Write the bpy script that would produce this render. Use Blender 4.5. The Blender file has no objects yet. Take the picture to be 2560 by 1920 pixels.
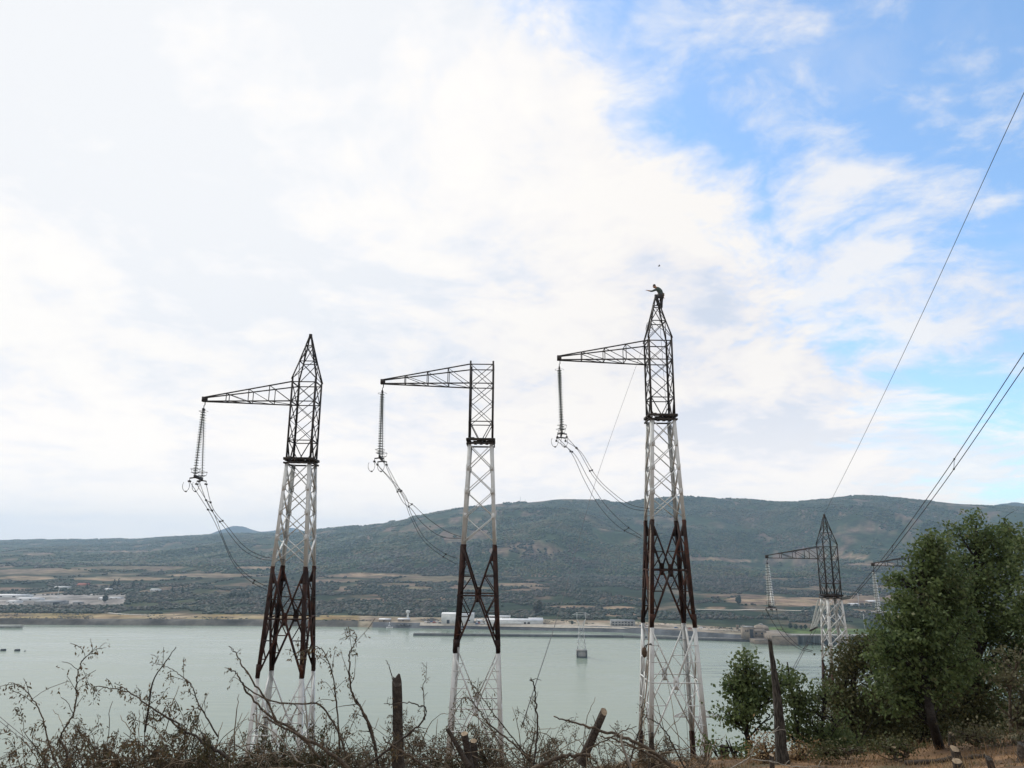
import bpy, math, random
import numpy as np
from mathutils import Vector

scene = bpy.context.scene
COL = scene.collection
RNG = np.random.default_rng(7)
random.seed(7)

# ------------------------------------------------------------------ camera, world, sun, exposure
CAMZ = 110.0                                   # metres above the river
F, PITCH, ROLL = 1801.3, 0.22038, -0.00859     # focal length in photo pixels, pitch, roll
cam = bpy.data.cameras.new('camera')
camo = bpy.data.objects.new('camera', cam); COL.objects.link(camo)
camo.location = (0, 0, CAMZ)
from mathutils import Matrix
camo.rotation_euler = (Matrix.Rotation(math.pi/2 + PITCH, 3, 'X') @ Matrix.Rotation(-ROLL, 3, 'Z')).to_euler()
cam.sensor_width = 36; cam.lens = F/2560*36
cam.clip_start = 0.1; cam.clip_end = 40000
scene.camera = camo
scene.view_settings.view_transform = 'Standard'; scene.view_settings.look = 'None'
scene.view_settings.exposure = 0.12; scene.view_settings.gamma = 1.0
scene.cycles.volume_bounces = 1
scene.cycles.max_bounces = 8
scene.cycles.transparent_max_bounces = 24

SUN_EL, SUN_AZ = math.radians(48), math.radians(-40)     # azimuth from +Y, positive to the right
sun = bpy.data.lights.new('sun', 'SUN'); sun.energy = 2.4; sun.angle = math.radians(14); sun.color = (1, .95, .87)
suno = bpy.data.objects.new('sun', sun); COL.objects.link(suno)
sd = Vector((math.sin(SUN_AZ)*math.cos(SUN_EL), math.cos(SUN_AZ)*math.cos(SUN_EL), math.sin(SUN_EL)))
suno.rotation_euler = sd.to_track_quat('Z', 'Y').to_euler()
suno.location = (0, 0, CAMZ + 60)

class NT:
    """small helper to write node trees"""
    def __init__(s, nt): s.nt = nt
    def n(s, typ, ins=None, **kw):
        nd = s.nt.nodes.new(typ)
        for k, v in kw.items(): setattr(nd, k, v)
        for k, v in (ins or {}).items():
            sock = nd.inputs[k]
            if isinstance(v, bpy.types.NodeSocket): s.nt.links.new(v, sock)
            else: sock.default_value = v
        return nd
    def m(s, op, a, b=0.0, c=0.0, clamp=False):
        nd = s.n('ShaderNodeMath', {0: a, 1: b, 2: c}, operation=op); nd.use_clamp = clamp
        return nd.outputs[0]
    def vm(s, op, a, b=(0, 0, 0)):
        nd = s.n('ShaderNodeVectorMath', {0: a, 1: b}, operation=op)
        return nd.outputs['Value'] if op == 'DOT_PRODUCT' else nd.outputs[0]
    def ss(s, x, lo, hi, a=0.0, b=1.0):
        return s.n('ShaderNodeMapRange', {0: x, 1: lo, 2: hi, 3: a, 4: b}, interpolation_type='SMOOTHSTEP').outputs[0]
    def mix(s, f, a, b):
        nd = s.n('ShaderNodeMix', data_type='RGBA')
        for sock, v in ((nd.inputs[0], f), (nd.inputs[6], a), (nd.inputs[7], b)):
            if isinstance(v, bpy.types.NodeSocket): s.nt.links.new(v, sock)
            else: sock.default_value = v if not isinstance(v, tuple) or len(v) == 4 else (*v, 1)
        return nd.outputs[2]
    def noise(s, vec, scale, detail=5.0, rough=0.55, dist=0.0):
        return s.n('ShaderNodeTexNoise', {'Vector': vec, 'Scale': scale, 'Detail': detail, 'Roughness': rough, 'Distortion': dist}).outputs[0]
    def ramp(s, f, stops):
        nd = s.n('ShaderNodeValToRGB', {0: f}); cr = nd.color_ramp
        while len(cr.elements) < len(stops): cr.elements.new(0.5)
        for e, (p, c) in zip(cr.elements, stops): e.position = p; e.color = (*c, 1)
        return nd.outputs[0]

def ray(u, v):
    a, b = (u-1280)/F, (960-v)/F
    c, s = math.cos(ROLL), math.sin(ROLL)
    a, b = a*c + b*s, -a*s + b*c
    return np.array([a, math.cos(PITCH) - b*math.sin(PITCH), math.sin(PITCH) + b*math.cos(PITCH)])
def P(u, v, D):                                # the point at ground distance D that the photo shows at (u, v)
    r = ray(u, v); return np.array([0, 0, CAMZ]) + r*(D/r[1])
def W(u, v, z=0.0):                            # the point of the level z that the photo shows at (u, v)
    r = ray(u, v); return np.array([0, 0, CAMZ]) + r*((z-CAMZ)/r[2])
def proj(p):
    p = np.asarray(p, float); x, y, z = p[..., 0], p[..., 1], p[..., 2]-CAMZ
    cp, sp = math.cos(PITCH), math.sin(PITCH)
    yc = y*cp + z*sp; zc = -y*sp + z*cp; a, b = x/yc, zc/yc
    c, s = math.cos(ROLL), math.sin(ROLL)
    return 1280 + F*(a*c - b*s), 960 - F*(a*s + b*c)

world = bpy.data.worlds.new('World'); scene.world = world; world.use_nodes = True
world.node_tree.nodes.clear()
T = NT(world.node_tree)
d = T.vm('NORMALIZE', T.n('ShaderNodeTexCoord').outputs['Generated'])
sx = T.n('ShaderNodeSeparateXYZ', {0: d}); dx, dy, dz = sx.outputs
h = T.m('ADD', T.m('MAXIMUM', dz, 0.0), 0.25)
pl = T.n('ShaderNodeCombineXYZ', {0: T.m('DIVIDE', dx, h), 1: T.m('DIVIDE', dy, h), 2: 0.0}).outputs[0]
sky = T.n('ShaderNodeTexSky', sky_type='NISHITA')
sky.sun_disc = False; sky.sun_elevation = SUN_EL; sky.sun_rotation = SUN_AZ
sky.altitude = 100; sky.air_density = 1.0; sky.dust_density = 0.6; sky.ozone_density = 2.0
warp = T.n('ShaderNodeTexNoise', {'Vector': pl, 'Scale': 1.7, 'Detail': 3.0}).outputs[1]
plw = T.vm('ADD', pl, T.vm('MULTIPLY', T.vm('SUBTRACT', warp, (.5, .5, .5)), (.35, .35, .35)))
n1 = T.noise(plw, 1.9, 8.0, 0.56)
n2 = T.noise(T.vm('ADD', plw, (7.3, 2.1, 0)), 4.6, 7.0, 0.6)
cl = T.m('ADD', T.m('MULTIPLY', n1, 0.55), T.m('MULTIPLY', n2, 0.45))
# the cloud sheet's edge, and the separate clouds beyond it, by direction
side = T.vm('DOT_PRODUCT', d, (.727, -.472, .497))
n4 = T.noise(T.vm('ADD', plw, (1.3, 5.1, 0)), 9.0, 8.0, 0.62)
edge = T.m('ADD', T.m('MULTIPLY', T.m('SUBTRACT', n2, 0.5), -0.26), T.m('MULTIPLY', T.m('SUBTRACT', n4, 0.5), -0.16))
sheet = T.ss(T.m('ADD', side, edge), -0.05, 0.07, 1.0, 0.0)
def blob(u, v, r0, r1):
    q = ray(u, v); q = q/np.linalg.norm(q)
    return T.ss(T.vm('DOT_PRODUCT', d, tuple(q)), math.cos(math.radians(r0)), math.cos(math.radians(r1)))
bl = 0.0
for (u, v, r0, r1, k) in ((2110, 575, 8.5, 1.5, .20), (2290, 620, 8, 1, .16), (1920, 130, 9, 1, .17), (1730, 70, 8, 1, .13),
                          (2040, 740, 6, 1, .15), (2240, 960, 12, 2, .13), (2480, 850, 9, 2, .15), (2450, 200, 7, 1, .15), (1940, 870, 8, 1.5, .14),
                          (1750, 1010, 10, 2, .14), (2150, 1140, 11, 2, .15), (2190, 60, 8, 1, .12), (1700, 345, 3.5, .5, .15), (1815, 430, 3.0, .4, .12), (2050, 250, 5, 1, .11)):
    bl = T.m('MAXIMUM', bl, T.m('MULTIPLY', blob(u, v, r0, r1), k*1.5))
low = T.ss(dz, 0.08, 0.34, 0.13, 0.0)
cl = T.m('ADD', T.m('MULTIPLY', T.m('SUBTRACT', cl, .5), 1.5), .5)
th = T.m('SUBTRACT', T.m('SUBTRACT', 0.70, bl), low)
cl = T.m('ADD', cl, T.m('MULTIPLY', T.m('SUBTRACT', n4, .5), .32))
loose = T.ss(T.m('SUBTRACT', cl, th), -0.09, 0.17)
wisp = T.m('MULTIPLY', T.ss(T.noise(plw, 3.3, 8.0, 0.62), 0.46, 0.85), 0.32)
sheet = T.m('MAXIMUM', sheet, T.ss(dy, 0.42, 0.1))  # cloud added over the unseen sky behind the camera, for neutral light
alpha = T.m('MAXIMUM', T.m('MAXIMUM', sheet, T.m('MULTIPLY', loose, 0.86)), wisp)
n3 = T.noise(T.vm('ADD', pl, (3.1, 9.7, 0)), 1.35, 6.0, 0.55, 0.3)
shade = T.m('ADD', T.m('ADD', T.m('MULTIPLY', n3, 1.25), T.m('MULTIPLY', n2, 0.65)), T.m('MULTIPLY', n4, 0.25))
shade = T.m('ADD', T.m('MULTIPLY', T.m('SUBTRACT', shade, 1.075), 1.75), .52)
glow = T.ss(T.vm('DOT_PRODUCT', d, tuple(ray(330, 30)/np.linalg.norm(ray(330, 30)))), 0.72, 1.0)
cc = T.ramp(shade, [(0.30, (.62, .68, .79)), (0.42, (.73, .755, .83)), (0.54, (.845, .825, .83)), (0.70, (.91, .88, .85))])
cc = T.mix(T.m('MULTIPLY', glow, 0.62), cc, (1.0, .985, .955))
skyc = T.vm('ADD', T.vm('MULTIPLY', sky.outputs[0], (.98, 1.12, 1.2)), (.35, .6, .85))
haz = T.ss(dz, 0.02, 0.40, 0.6, 0.0)
bg1 = T.n('ShaderNodeBackground', {0: skyc, 1: 0.15})
cc = T.mix(T.ss(dz, 0.0, 0.26, 0.75, 0.0), cc, (1.16, 1.08, 1.0))
bg2 = T.n('ShaderNodeBackground', {0: cc, 1: 1.0})
mx = T.n('ShaderNodeMixShader', {0: alpha, 1: bg1.outputs[0], 2: bg2.outputs[0]})
T.n('ShaderNodeOutputWorld', {0: mx.outputs[0]})

# ------------------------------------------------------------------ mesh builder and object helpers
class MB:
    def __init__(s): s.v = []; s.f = []; s.n = 0; s.c = []
    def add(s, v, f):
        v = np.asarray(v, float); s.v.append(v)
        for fa in (f if isinstance(f, list) else [f]):
            s.f.append(np.asarray(fa, int) + s.n)
        s.n += len(v)
    def build(s, name, mat, parent=None, smooth=False, origin=None, attr=None):
        me = bpy.data.meshes.new(name)
        v = np.concatenate(s.v) if s.v else np.zeros((0, 3))
        if origin is not None: v = v - np.asarray(origin)
        me.vertices.add(len(v)); me.vertices.foreach_set('co', v.ravel())
        loops = np.concatenate([f.ravel() for f in s.f]); sizes = np.concatenate([np.full(len(f), f.shape[1]) for f in s.f])
        me.loops.add(len(loops)); me.loops.foreach_set('vertex_index', loops)
        me.polygons.add(len(sizes))
        st = np.concatenate([[0], np.cumsum(sizes)[:-1]])
        me.polygons.foreach_set('loop_start', st); me.polygons.foreach_set('loop_total', sizes)
        if smooth: me.polygons.foreach_set('use_smooth', np.ones(len(sizes), bool))
        if attr is not None:
            ca = me.color_attributes.new('cover', 'FLOAT_COLOR', 'POINT')
            ca.data.foreach_set('color', np.concatenate([attr, np.ones((len(attr), 1))], 1).ravel())
        me.update(calc_edges=True); me.validate()
        for mm in (mat if isinstance(mat, (list, tuple)) else [mat]): me.materials.append(mm)
        return link(name, me, parent)
    def box(s, c, sz, rot=0.0):
        c = np.asarray(c, float); hx, hy, hz = np.asarray(sz, float)/2
        v = np.array([(x, y, z) for z in (-hz, hz) for x, y in ((-hx, -hy), (hx, -hy), (hx, hy), (-hx, hy))])
        if rot:
            cr, sr = math.cos(rot), math.sin(rot)
            v = np.stack([v[:, 0]*cr - v[:, 1]*sr, v[:, 0]*sr + v[:, 1]*cr, v[:, 2]], 1)
        s.add(v + c, BOXF)
    def bar(s, p, q, w, t=None, up=(0, 0, 1)):
        p, q = np.asarray(p, float), np.asarray(q, float); t = t or w
        dd = q-p; L = np.linalg.norm(dd)
        if L < 1e-6: return
        dd = dd/L; up = np.asarray(up, float)
        if abs(dd@up) > .97: up = np.array([0, 1.0, 0])
        a = np.cross(dd, up); a /= np.linalg.norm(a); b = np.cross(a, dd)
        o = [(-w/2, -t/2), (w/2, -t/2), (w/2, t/2), (-w/2, t/2)]
        s.add(np.array([p + a*i + b*j for i, j in o] + [q + a*i + b*j for i, j in o]), BOXF)
    def prism(s, p, q, x0, x1, y0, y1):        # upright plate from p to q with a horizontal section
        o = [(x0, y0), (x1, y0), (x1, y1), (x0, y1)]
        s.add(np.array([np.asarray(p) + (a, b, 0) for a, b in o] + [np.asarray(q) + (a, b, 0) for a, b in o]), BOXF)
    def tube(s, pts, r, sides=5, cap=True):
        pts = np.asarray(pts, float); n = len(pts); r = np.broadcast_to(np.asarray(r, float), (n,))
        tg = np.gradient(pts, axis=0); tg /= np.linalg.norm(tg, axis=1, keepdims=True) + 1e-9
        ref = np.array([0.31, 0.2, 0.93]) if abs(tg[0, 2]) < .9 else np.array([0.9, 0.3, 0.1])
        a = np.cross(tg, ref); a /= np.linalg.norm(a, axis=1, keepdims=True) + 1e-9
        b = np.cross(tg, a)
        th = np.linspace(0, 2*math.pi, sides, endpoint=False)
        v = pts[:, None] + r[:, None, None]*(a[:, None]*np.cos(th)[None, :, None] + b[:, None]*np.sin(th)[None, :, None])
        i = np.arange(n-1)[:, None]*sides; j = np.arange(sides)[None]; k = (j+1) % sides
        f = np.stack([i+j, i+k, i+k+sides, i+j+sides], -1).reshape(-1, 4)
        fs = [f]
        if cap: fs += [np.arange(sides)[None, ::-1], (np.arange(sides) + (n-1)*sides)[None]]
        s.add(v.reshape(-1, 3), fs)
    def lathe(s, prof, c, ax=(0, 0, 1), sides=10):
        ax = np.asarray(ax, float); ax /= np.linalg.norm(ax)
        ref = np.array([1.0, 0, 0]) if abs(ax[0]) < .9 else np.array([0, 1.0, 0])
        a = np.cross(ax, ref); a /= np.linalg.norm(a); b = np.cross(ax, a)
        th = np.linspace(0, 2*math.pi, sides, endpoint=False); n = len(prof)
        v = np.array([np.asarray(c) + ax*z + r*(a*math.cos(t) + b*math.sin(t)) for r, z in prof for t in th])
        i = np.arange(n-1)[:, None]*sides; j = np.arange(sides)[None]; k = (j+1) % sides
        s.add(v, np.stack([i+j, i+k, i+k+sides, i+j+sides], -1).reshape(-1, 4))
    def plate(s, pts, nrm, t):                 # flat polygon with a thickness
        pts = np.asarray(pts, float); nrm = np.asarray(nrm, float); nrm /= np.linalg.norm(nrm); n = len(pts)
        v = np.concatenate([pts - nrm*t/2, pts + nrm*t/2])
        i = np.arange(n); j = (i+1) % n
        s.add(v, [i[None, ::-1], (i+n)[None], np.stack([i, j, j+n, i+n], 1)])
    def leaves(s, c, size, asp=0.5, droop=None, rng=RNG):   # rhombic leaves, each its own little island
        c = np.asarray(c, float); n = len(c)
        size = np.broadcast_to(np.asarray(size, float), (n,))[:, None]
        a = rng.normal(size=(n, 3))
        if droop is not None: a = a*0.55 + np.asarray(droop)
        a /= np.linalg.norm(a, axis=1, keepdims=True)
        b = np.cross(a, rng.normal(size=(n, 3))); b /= np.linalg.norm(b, axis=1, keepdims=True) + 1e-9
        nn = np.cross(a, b)
        v = np.stack([c, c + a*size*.5 + b*size*asp*.5 + nn*size*.08, c + a*size, c + a*size*.5 - b*size*asp*.5 + nn*size*.08], 1).reshape(-1, 3)
        i = np.arange(n)[:, None]*4
        s.add(v, i + np.arange(4)[None])
BOXF = np.array([(0, 3, 2, 1), (4, 5, 6, 7), (0, 1, 5, 4), (1, 2, 6, 5), (2, 3, 7, 6), (3, 0, 4, 7)])

def link(name, me, parent=None):
    o = bpy.data.objects.new(name, me); COL.objects.link(o)
    if parent is not None: o.parent = parent
    return o
def tag(o, label=None, cat=None, group=None, kind=None):
    if label: o['label'] = label
    if cat: o['category'] = cat
    if group: o['group'] = group
    if kind: o['kind'] = kind
    return o
def thing(name, label, cat, loc=(0, 0, 0), group=None):
    o = bpy.data.objects.new(name, None); COL.objects.link(o); o.location = tuple(loc); o.empty_display_size = .3
    return tag(o, label, cat, group)

def mat(name, c1, c2=None, scale=2.0, rough=0.8, metal=0.0, bump=0.0, lo=.4, hi=.62, c3=None, scale3=.6, det=6.0, stretch=None, spec=.3):
    m = bpy.data.materials.new(name); m.use_nodes = True; m.node_tree.nodes.clear(); t = NT(m.node_tree)
    pos = t.n('ShaderNodeNewGeometry').outputs['Position']
    if stretch: pos = t.vm('MULTIPLY', pos, stretch)
    nz = t.noise(pos, scale, det)
    c = (*c1, 1)
    if c2 is not None: c = t.mix(t.ss(nz, lo, hi), c1, c2)
    if c3 is not None: c = t.mix(t.ss(t.noise(pos, scale3, 5.0), .5, .68), c, c3)
    ins = {'Base Color': c, 'Roughness': rough, 'Metallic': metal, 'Specular IOR Level': spec}
    if bump: ins['Normal'] = t.n('ShaderNodeBump', {'Height': t.noise(pos, scale*3, 6.0), 'Strength': bump, 'Distance': .05}).outputs[0]
    t.n('ShaderNodeOutputMaterial', {0: t.n('ShaderNodeBsdfPrincipled', ins).outputs[0]})
    return m
def leafmat(name, cols, nscale=1.2, trans=.35, weight=.5):
    m = bpy.data.materials.new(name); m.use_nodes = True; m.node_tree.nodes.clear(); t = NT(m.node_tree)
    g = t.n('ShaderNodeNewGeometry')
    f = t.m('ADD', t.m('MULTIPLY', g.outputs['Random Per Island'], weight), t.m('MULTIPLY', t.ss(t.noise(g.outputs['Position'], nscale, 3.0), .3, .7), 1-weight))
    c = t.ramp(f, [(i/(len(cols)-1), q) for i, q in enumerate(cols)])
    b = t.n('ShaderNodeBsdfPrincipled', {'Base Color': c, 'Roughness': .6, 'Specular IOR Level': .25})
    tr = t.n('ShaderNodeBsdfTranslucent', {0: c})
    t.n('ShaderNodeOutputMaterial', {0: t.n('ShaderNodeMixShader', {0: trans, 1: b.outputs[0], 2: tr.outputs[0]}).outputs[0]})
    return m

# ------------------------------------------------------------------ value noise for terrain
def vnoise(x, y, seed):
    xi, yi = np.floor(x).astype(np.int64), np.floor(y).astype(np.int64); fx, fy = x-xi, y-yi
    fx = fx*fx*(3-2*fx); fy = fy*fy*(3-2*fy)
    def hsh(a, b):
        n = (a*374761393 + b*668265263 + seed*974634777) & 0x7fffffff
        n = ((n ^ (n >> 13))*1274126177) & 0x7fffffff
        return ((n ^ (n >> 16)) & 0xffff)/65535.0
    return (hsh(xi, yi)*(1-fx) + hsh(xi+1, yi)*fx)*(1-fy) + (hsh(xi, yi+1)*(1-fx) + hsh(xi+1, yi+1)*fx)*fy
def fbm(x, y, seed=1, o=5, gain=.5):
    a, s, tot = 1.0, 0, 0
    for i in range(o):
        s = s + a*vnoise(x*2**i + 13.7*i, y*2**i + 7.1*i, seed+i); tot += a; a *= gain
    return s/tot
def sstep(x, a, b):
    t = np.clip((x-a)/(b-a), 0, 1); return t*t*(3-2*t)

# ------------------------------------------------------------------ the far bank: plain, hills, distant plateau
UU = np.linspace(-420, 2980, 430)
shore_u = [-420, 0, 300, 640, 900, 1000, 1200, 1400, 1550, 1700, 1850, 1900, 2000, 2240, 2600, 2980]
shore_v = [1559, 1562, 1564, 1565, 1568, 1571, 1574, 1578, 1582, 1592, 1604, 1606, 1609, 1612, 1616, 1620]
crest_u = [-420, 0, 330, 420, 500, 560, 640, 720, 800, 850, 950, 1030, 1130, 1250, 1320, 1400, 1480, 1560, 1620, 1700, 1790, 1850, 1950, 2000, 2080, 2150, 2230, 2300, 2400, 2480, 2560, 2980]
crest_v = [1356, 1353, 1349, 1344, 1338, 1334, 1335, 1333, 1325, 1319, 1310, 1292, 1275, 1258, 1254, 1248, 1247, 1256, 1247, 1243, 1241, 1248, 1256, 1257, 1247, 1240, 1243, 1250, 1258, 1265, 1268, 1285]
crest_D = np.interp(UU, [-420, 300, 800, 1100, 2980], [5600, 5400, 4500, 3900, 3700])
A_COL = np.array([(ray(u, 1360)[0]/ray(u, 1360)[1]) for u in UU])        # x / y of each column
SH = np.array([W(u, np.interp(u, shore_u, shore_v))[1] for u in UU])
ZC = np.array([P(u, np.interp(u, crest_u, crest_v), D)[2] for u, D in zip(UU, crest_D)])
def far_height(a, D):
    """ground height above the river at x = a*D, y = D"""
    a, D = np.broadcast_arrays(np.asarray(a, float), np.asarray(D, float))
    sh = np.interp(a, A_COL, SH); zc = np.interp(a, A_COL, ZC); dc = np.interp(a, A_COL, crest_D); x = a*D
    base = np.interp(D, [1000, 1250, 1450, 2000, 3400, 5000, 7500, 9000], [6, 7, 12, 27, 44, 62, 109, 110.5])
    base = np.minimum(base, np.interp(D-sh, [0, 150, 400, 1500], [6.5, 8, 16, 400]))
    s = np.clip((D-2050)/(dc-2050), 0, 1.0)
    rise = np.where(D < dc, s**1.25, np.clip(1-(D-dc)/1800, 0, 1)**1.5)
    z = base + (zc - np.interp(dc, [3400, 5000, 5600], [44, 62, 66]))*rise
    rg = 1-np.abs(2*fbm(x/900+3, D/900, 5, 4)-1)
    z = z + (rg-.72)*(230*np.sin(np.pi*np.clip(s, 0, 1))**.8)*np.clip((zc-60)/250, .18, 1)*(D < dc)
    z = z + (fbm(x/140, D/140, 9, 4)-.5)*np.clip((D-1250)/1200, 0, 1)*16
    for (u, v, w) in ((590, 1316, 56), (728, 1320, 66), (2530, 1256, 170)):       # blue peaks far away
        Dp = 8000
        pk = P(u, v, Dp); sg = w/F*Dp*.92
        rr = np.sqrt((x-pk[0])**2 + ((D-Dp)*.5)**2)/sg
        z = z + np.maximum(0, pk[2]-110)*np.exp(-.75*rr**1.6)*(D > 6800)
    emb = np.clip((D-sh)/14, 0, 1)
    return np.where(D-sh < 14, -1.5 + emb*(z+1.5), z)
def blend(c, col, k): return c*(1-k[:, None]) + np.array(col)[None]*k[:, None]
FIELDS = [(110, 1428, 130, 7), (330, 1420, 170, 6), (520, 1438, 120, 5), (640, 1420, 60, 5), (300, 1447, 140, 6), (60, 1445, 90, 6), (100, 1386, 50, 5), (330, 1380, 60, 4),
          (940, 1438, 130, 7), (830, 1452, 90, 4), (1100, 1448, 120, 9), (1000, 1462, 60, 5), (1180, 1470, 60, 7), (1290, 1462, 70, 6), (1050, 1470, 40, 5), (640, 1462, 60, 5),
          (1330, 1474, 40, 3), (1760, 1398, 70, 6), (1850, 1402, 60, 5), (2120, 1392, 70, 7), (2180, 1412, 80, 6), (2000, 1400, 40, 4),
          (1900, 1500, 90, 12), (2010, 1505, 110, 13), (2130, 1500, 80, 12), (2300, 1500, 140, 14), (1790, 1520, 30, 5), (1430, 1517, 70, 4), (1540, 1519, 50, 4)]
def is_field(u, v, w=0):
    k = np.zeros_like(u)
    for cu, cv, ru, rv in FIELDS:
        k = np.maximum(k, 1-np.sqrt(((u-cu)/ru)**2 + ((v-cv)/rv)**2) + w)
    return k
offs = np.concatenate([[0, 4, 9, 14, 14.5, 22], 22 + (np.geomspace(1, 1+8000/55, 235)-1)*55])
AG, OG = np.meshgrid(A_COL, offs, indexing='ij'); DG = SH[:, None] + OG
ZG = far_height(AG, DG)
PT = np.stack([AG*DG, DG, ZG], -1)
PU, PV = proj(PT)
def cover_colour():
    u, v, D, o, x = PU.ravel(), PV.ravel(), DG.ravel(), OG.ravel(), (AG*DG).ravel()
    n = fbm(x/260, D/420, 21, 5); n2 = fbm(x/60, D/90, 33, 4)
    c = np.tile(np.array([[.026, .037, .022]]), (len(u), 1))
    c = blend(c, (.040, .048, .026), sstep(n, .42, .66)); c = blend(c, (.062, .052, .034), sstep(n2, .55, .75)*.7)
    fk = sstep(is_field(u, v) + .08 + (n2-.5)*.7, .05, .25)
    c = blend(c, (.20, .148, .098), fk*(1-.55*sstep(n, .45, .62))); c = blend(c, (.125, .092, .068), fk*sstep(n2, .5, .66))
    c = blend(c, (.15, .12, .085), sstep(-np.abs(D-1950), -260, -40)*(u < 700)*.8*sstep(n2, .3, .55))
    g = (o < 95) & (u < 930); c[g] = np.array([.20, .155, .088]) + (n2[g]-.5)[:, None]*.15
    g = (o < 26) & (u < 930); c[g] = np.array([.085, .08, .07]) + (n2[g]-.5)[:, None]*.1
    g = (o < 90) & (u >= 900) & (u < 1960); c[g] = np.array([.23, .195, .148]) + (n2[g]-.5)[:, None]*.25
    g = (o < 14.2) & (u >= 930); c[g] = np.array([.075, .08, .085]) + (n2[g]-.5)[:, None]*.03
    g = (o > 25) & (o < 110) & (u >= 1905); c[g] = np.array([.07, .10, .036]) + (n2[g]-.5)[:, None]*.06
    g = (np.abs(v-1499) < 14) & (u < 320) & (D > 1200); c[g] = np.array([.22, .205, .19]) + (n2[g]-.5)[:, None]*.25
    yard = ((np.abs(v-1499) < 14) & (u < 320) & (D > 1200)) | ((o < 130) & (u < 1960)) | ((o < 115) & (u >= 1900)); nw = fbm(x/90, D/140, 77, 4)*~yard; nf = fbm(x/200, D/300, 78, 4)
    c = blend(c, (.016, .026, .015), sstep(nw, .24, .34)*(1-fk)*(D < 2300)*.85*sstep(o, 95, 130))
    c = blend(c, (.022, .040, .018), sstep(nf, .22, .32)*(1-fk)*(D >= 2150)*.8)
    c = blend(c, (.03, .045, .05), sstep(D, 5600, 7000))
    return np.clip(c, .012, .6)
nC, nR = AG.shape
ii = (np.arange(nC-1)[:, None]*nR + np.arange(nR-1)[None]).ravel()
mb = MB(); mb.add(PT.reshape(-1, 3), np.stack([ii, ii+nR, ii+nR+1, ii+1], 1))
m = bpy.data.materials.new('far_land'); m.use_nodes = True; m.node_tree.nodes.clear(); t = NT(m.node_tree)
at = t.n('ShaderNodeVertexColor', layer_name='cover').outputs[0]
ps = t.n('ShaderNodeNewGeometry').outputs['Position']
vv = t.n('ShaderNodeHueSaturation', {'Color': at, 'Value': t.ss(t.noise(ps, .03, 7.0, .68), .30, .72, .45, 1.7), 'Hue': t.ss(t.noise(ps, .02, 3.0), .3, .7, .485, .515)}).outputs[0]
t.n('ShaderNodeOutputMaterial', {0: t.n('ShaderNodeBsdfPrincipled', {'Base Color': vv, 'Roughness': .95, 'Specular IOR Level': .05}).outputs[0]})
tag(mb.build('hills', m, smooth=True, attr=cover_colour()), kind='structure')

# river
mb = MB()
gx = np.linspace(-9000, 9000, 3); mb.add([(-9000, 150, 0), (9000, 150, 0), (9000, 2500, 0), (-9000, 2500, 0)], np.array([[0, 1, 2, 3]]))
m = bpy.data.materials.new('river_water'); m.use_nodes = True; m.node_tree.nodes.clear(); t = NT(m.node_tree)
ps = t.n('ShaderNodeNewGeometry').outputs['Position']
sxy = t.n('ShaderNodeSeparateXYZ', {0: ps})
big = t.m('ADD', t.m('MULTIPLY', t.noise(t.vm('MULTIPLY', ps, (.004, .02, 1)), 1.0, 5.0, .6), .6), t.m('MULTIPLY', t.noise(t.vm('MULTIPLY', ps, (.012, .07, 1)), 1.0, 6.0, .65, .6), .4))
rr = P(2050, 1640, 640)
near_dam = t.ss(t.n('ShaderNodeVectorMath', {0: t.vm('MULTIPLY', t.vm('SUBTRACT', ps, (rr[0]+45, 690, 0)), (.0058, .013, 0))}, operation='LENGTH').outputs['Value'], .35, 1.15, 1.0, 0.0)
rip = t.noise(t.vm('MULTIPLY', ps, (.018, .085, 1)), 1.0, 6.0, .62, .8)
colr = t.mix(t.ss(big, .40, .60), (.150, .198, .152), (.190, .232, .182))
colr = t.mix(t.m('MULTIPLY', t.ss(rip, .47, .62), near_dam), colr, (.045, .075, .066))
hgt = t.m('ADD', t.noise(t.vm('MULTIPLY', ps, (.35, .55, 1)), 1.0, 4.0), t.m('MULTIPLY', t.m('MULTIPLY', rip, near_dam), 12.0))
bmp = t.n('ShaderNodeBump', {'Height': hgt, 'Strength': .55, 'Distance': .12}).outputs[0]
t.n('ShaderNodeOutputMaterial', {0: t.n('ShaderNodeBsdfPrincipled', {'Base Color': colr, 'Roughness': t.ss(big, .40, .60, .16, .26), 'IOR': 1.33, 'Specular IOR Level': .5, 'Normal': bmp}).outputs[0]})
tag(mb.build('river', m), kind='structure')

# ------------------------------------------------------------------ the near hillside
TC_U = [-600, 0, 900, 1300, 1500, 1750, 2100, 2300, 2400, 2560, 3200]
TC_T = [-.31, -.304, -.296, -.287, -.276, -.2635, -.2585, -.249, -.2395, -.229, -.20]
TC_A = [(ray(u, 1880)[0]/ray(u, 1880)[1]) for u in TC_U]
def hill_z(x, y):
    """near hillside height (world z)"""
    x, y = np.broadcast_arrays(np.asarray(x, float), np.asarray(y, float))
    a = np.clip(x/np.maximum(y, 9.0), -1, 1.2); zc = np.interp(a, TC_A, TC_T)*14
    q = np.clip(y/14, -3, 1)
    z1 = -1.62 + (zc+1.62)*np.where(q > 0, np.abs(q)**1.05, q)
    zb = -14.9 + .13*np.clip(x, -40, 60)
    k = np.clip((y-14)/36, 0, 1)
    z2 = zc + (zb-zc)*k
    z3 = -np.clip(y-50, 0, 500)*.505
    z = np.where(y < 14, z1, z2+z3)
    z = z + (fbm(x/1.7, y/1.7, 41, 4)-.5)*.14 + (fbm(x/9+5, y/9, 43, 3)-.5)*.5*np.clip((y-14)/10, 0, 1)
    return z + CAMZ
ys = np.concatenate([np.linspace(-40, 4, 24), np.linspace(4.3, 22, 70), np.geomspace(22.5, 300, 70)])
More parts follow.
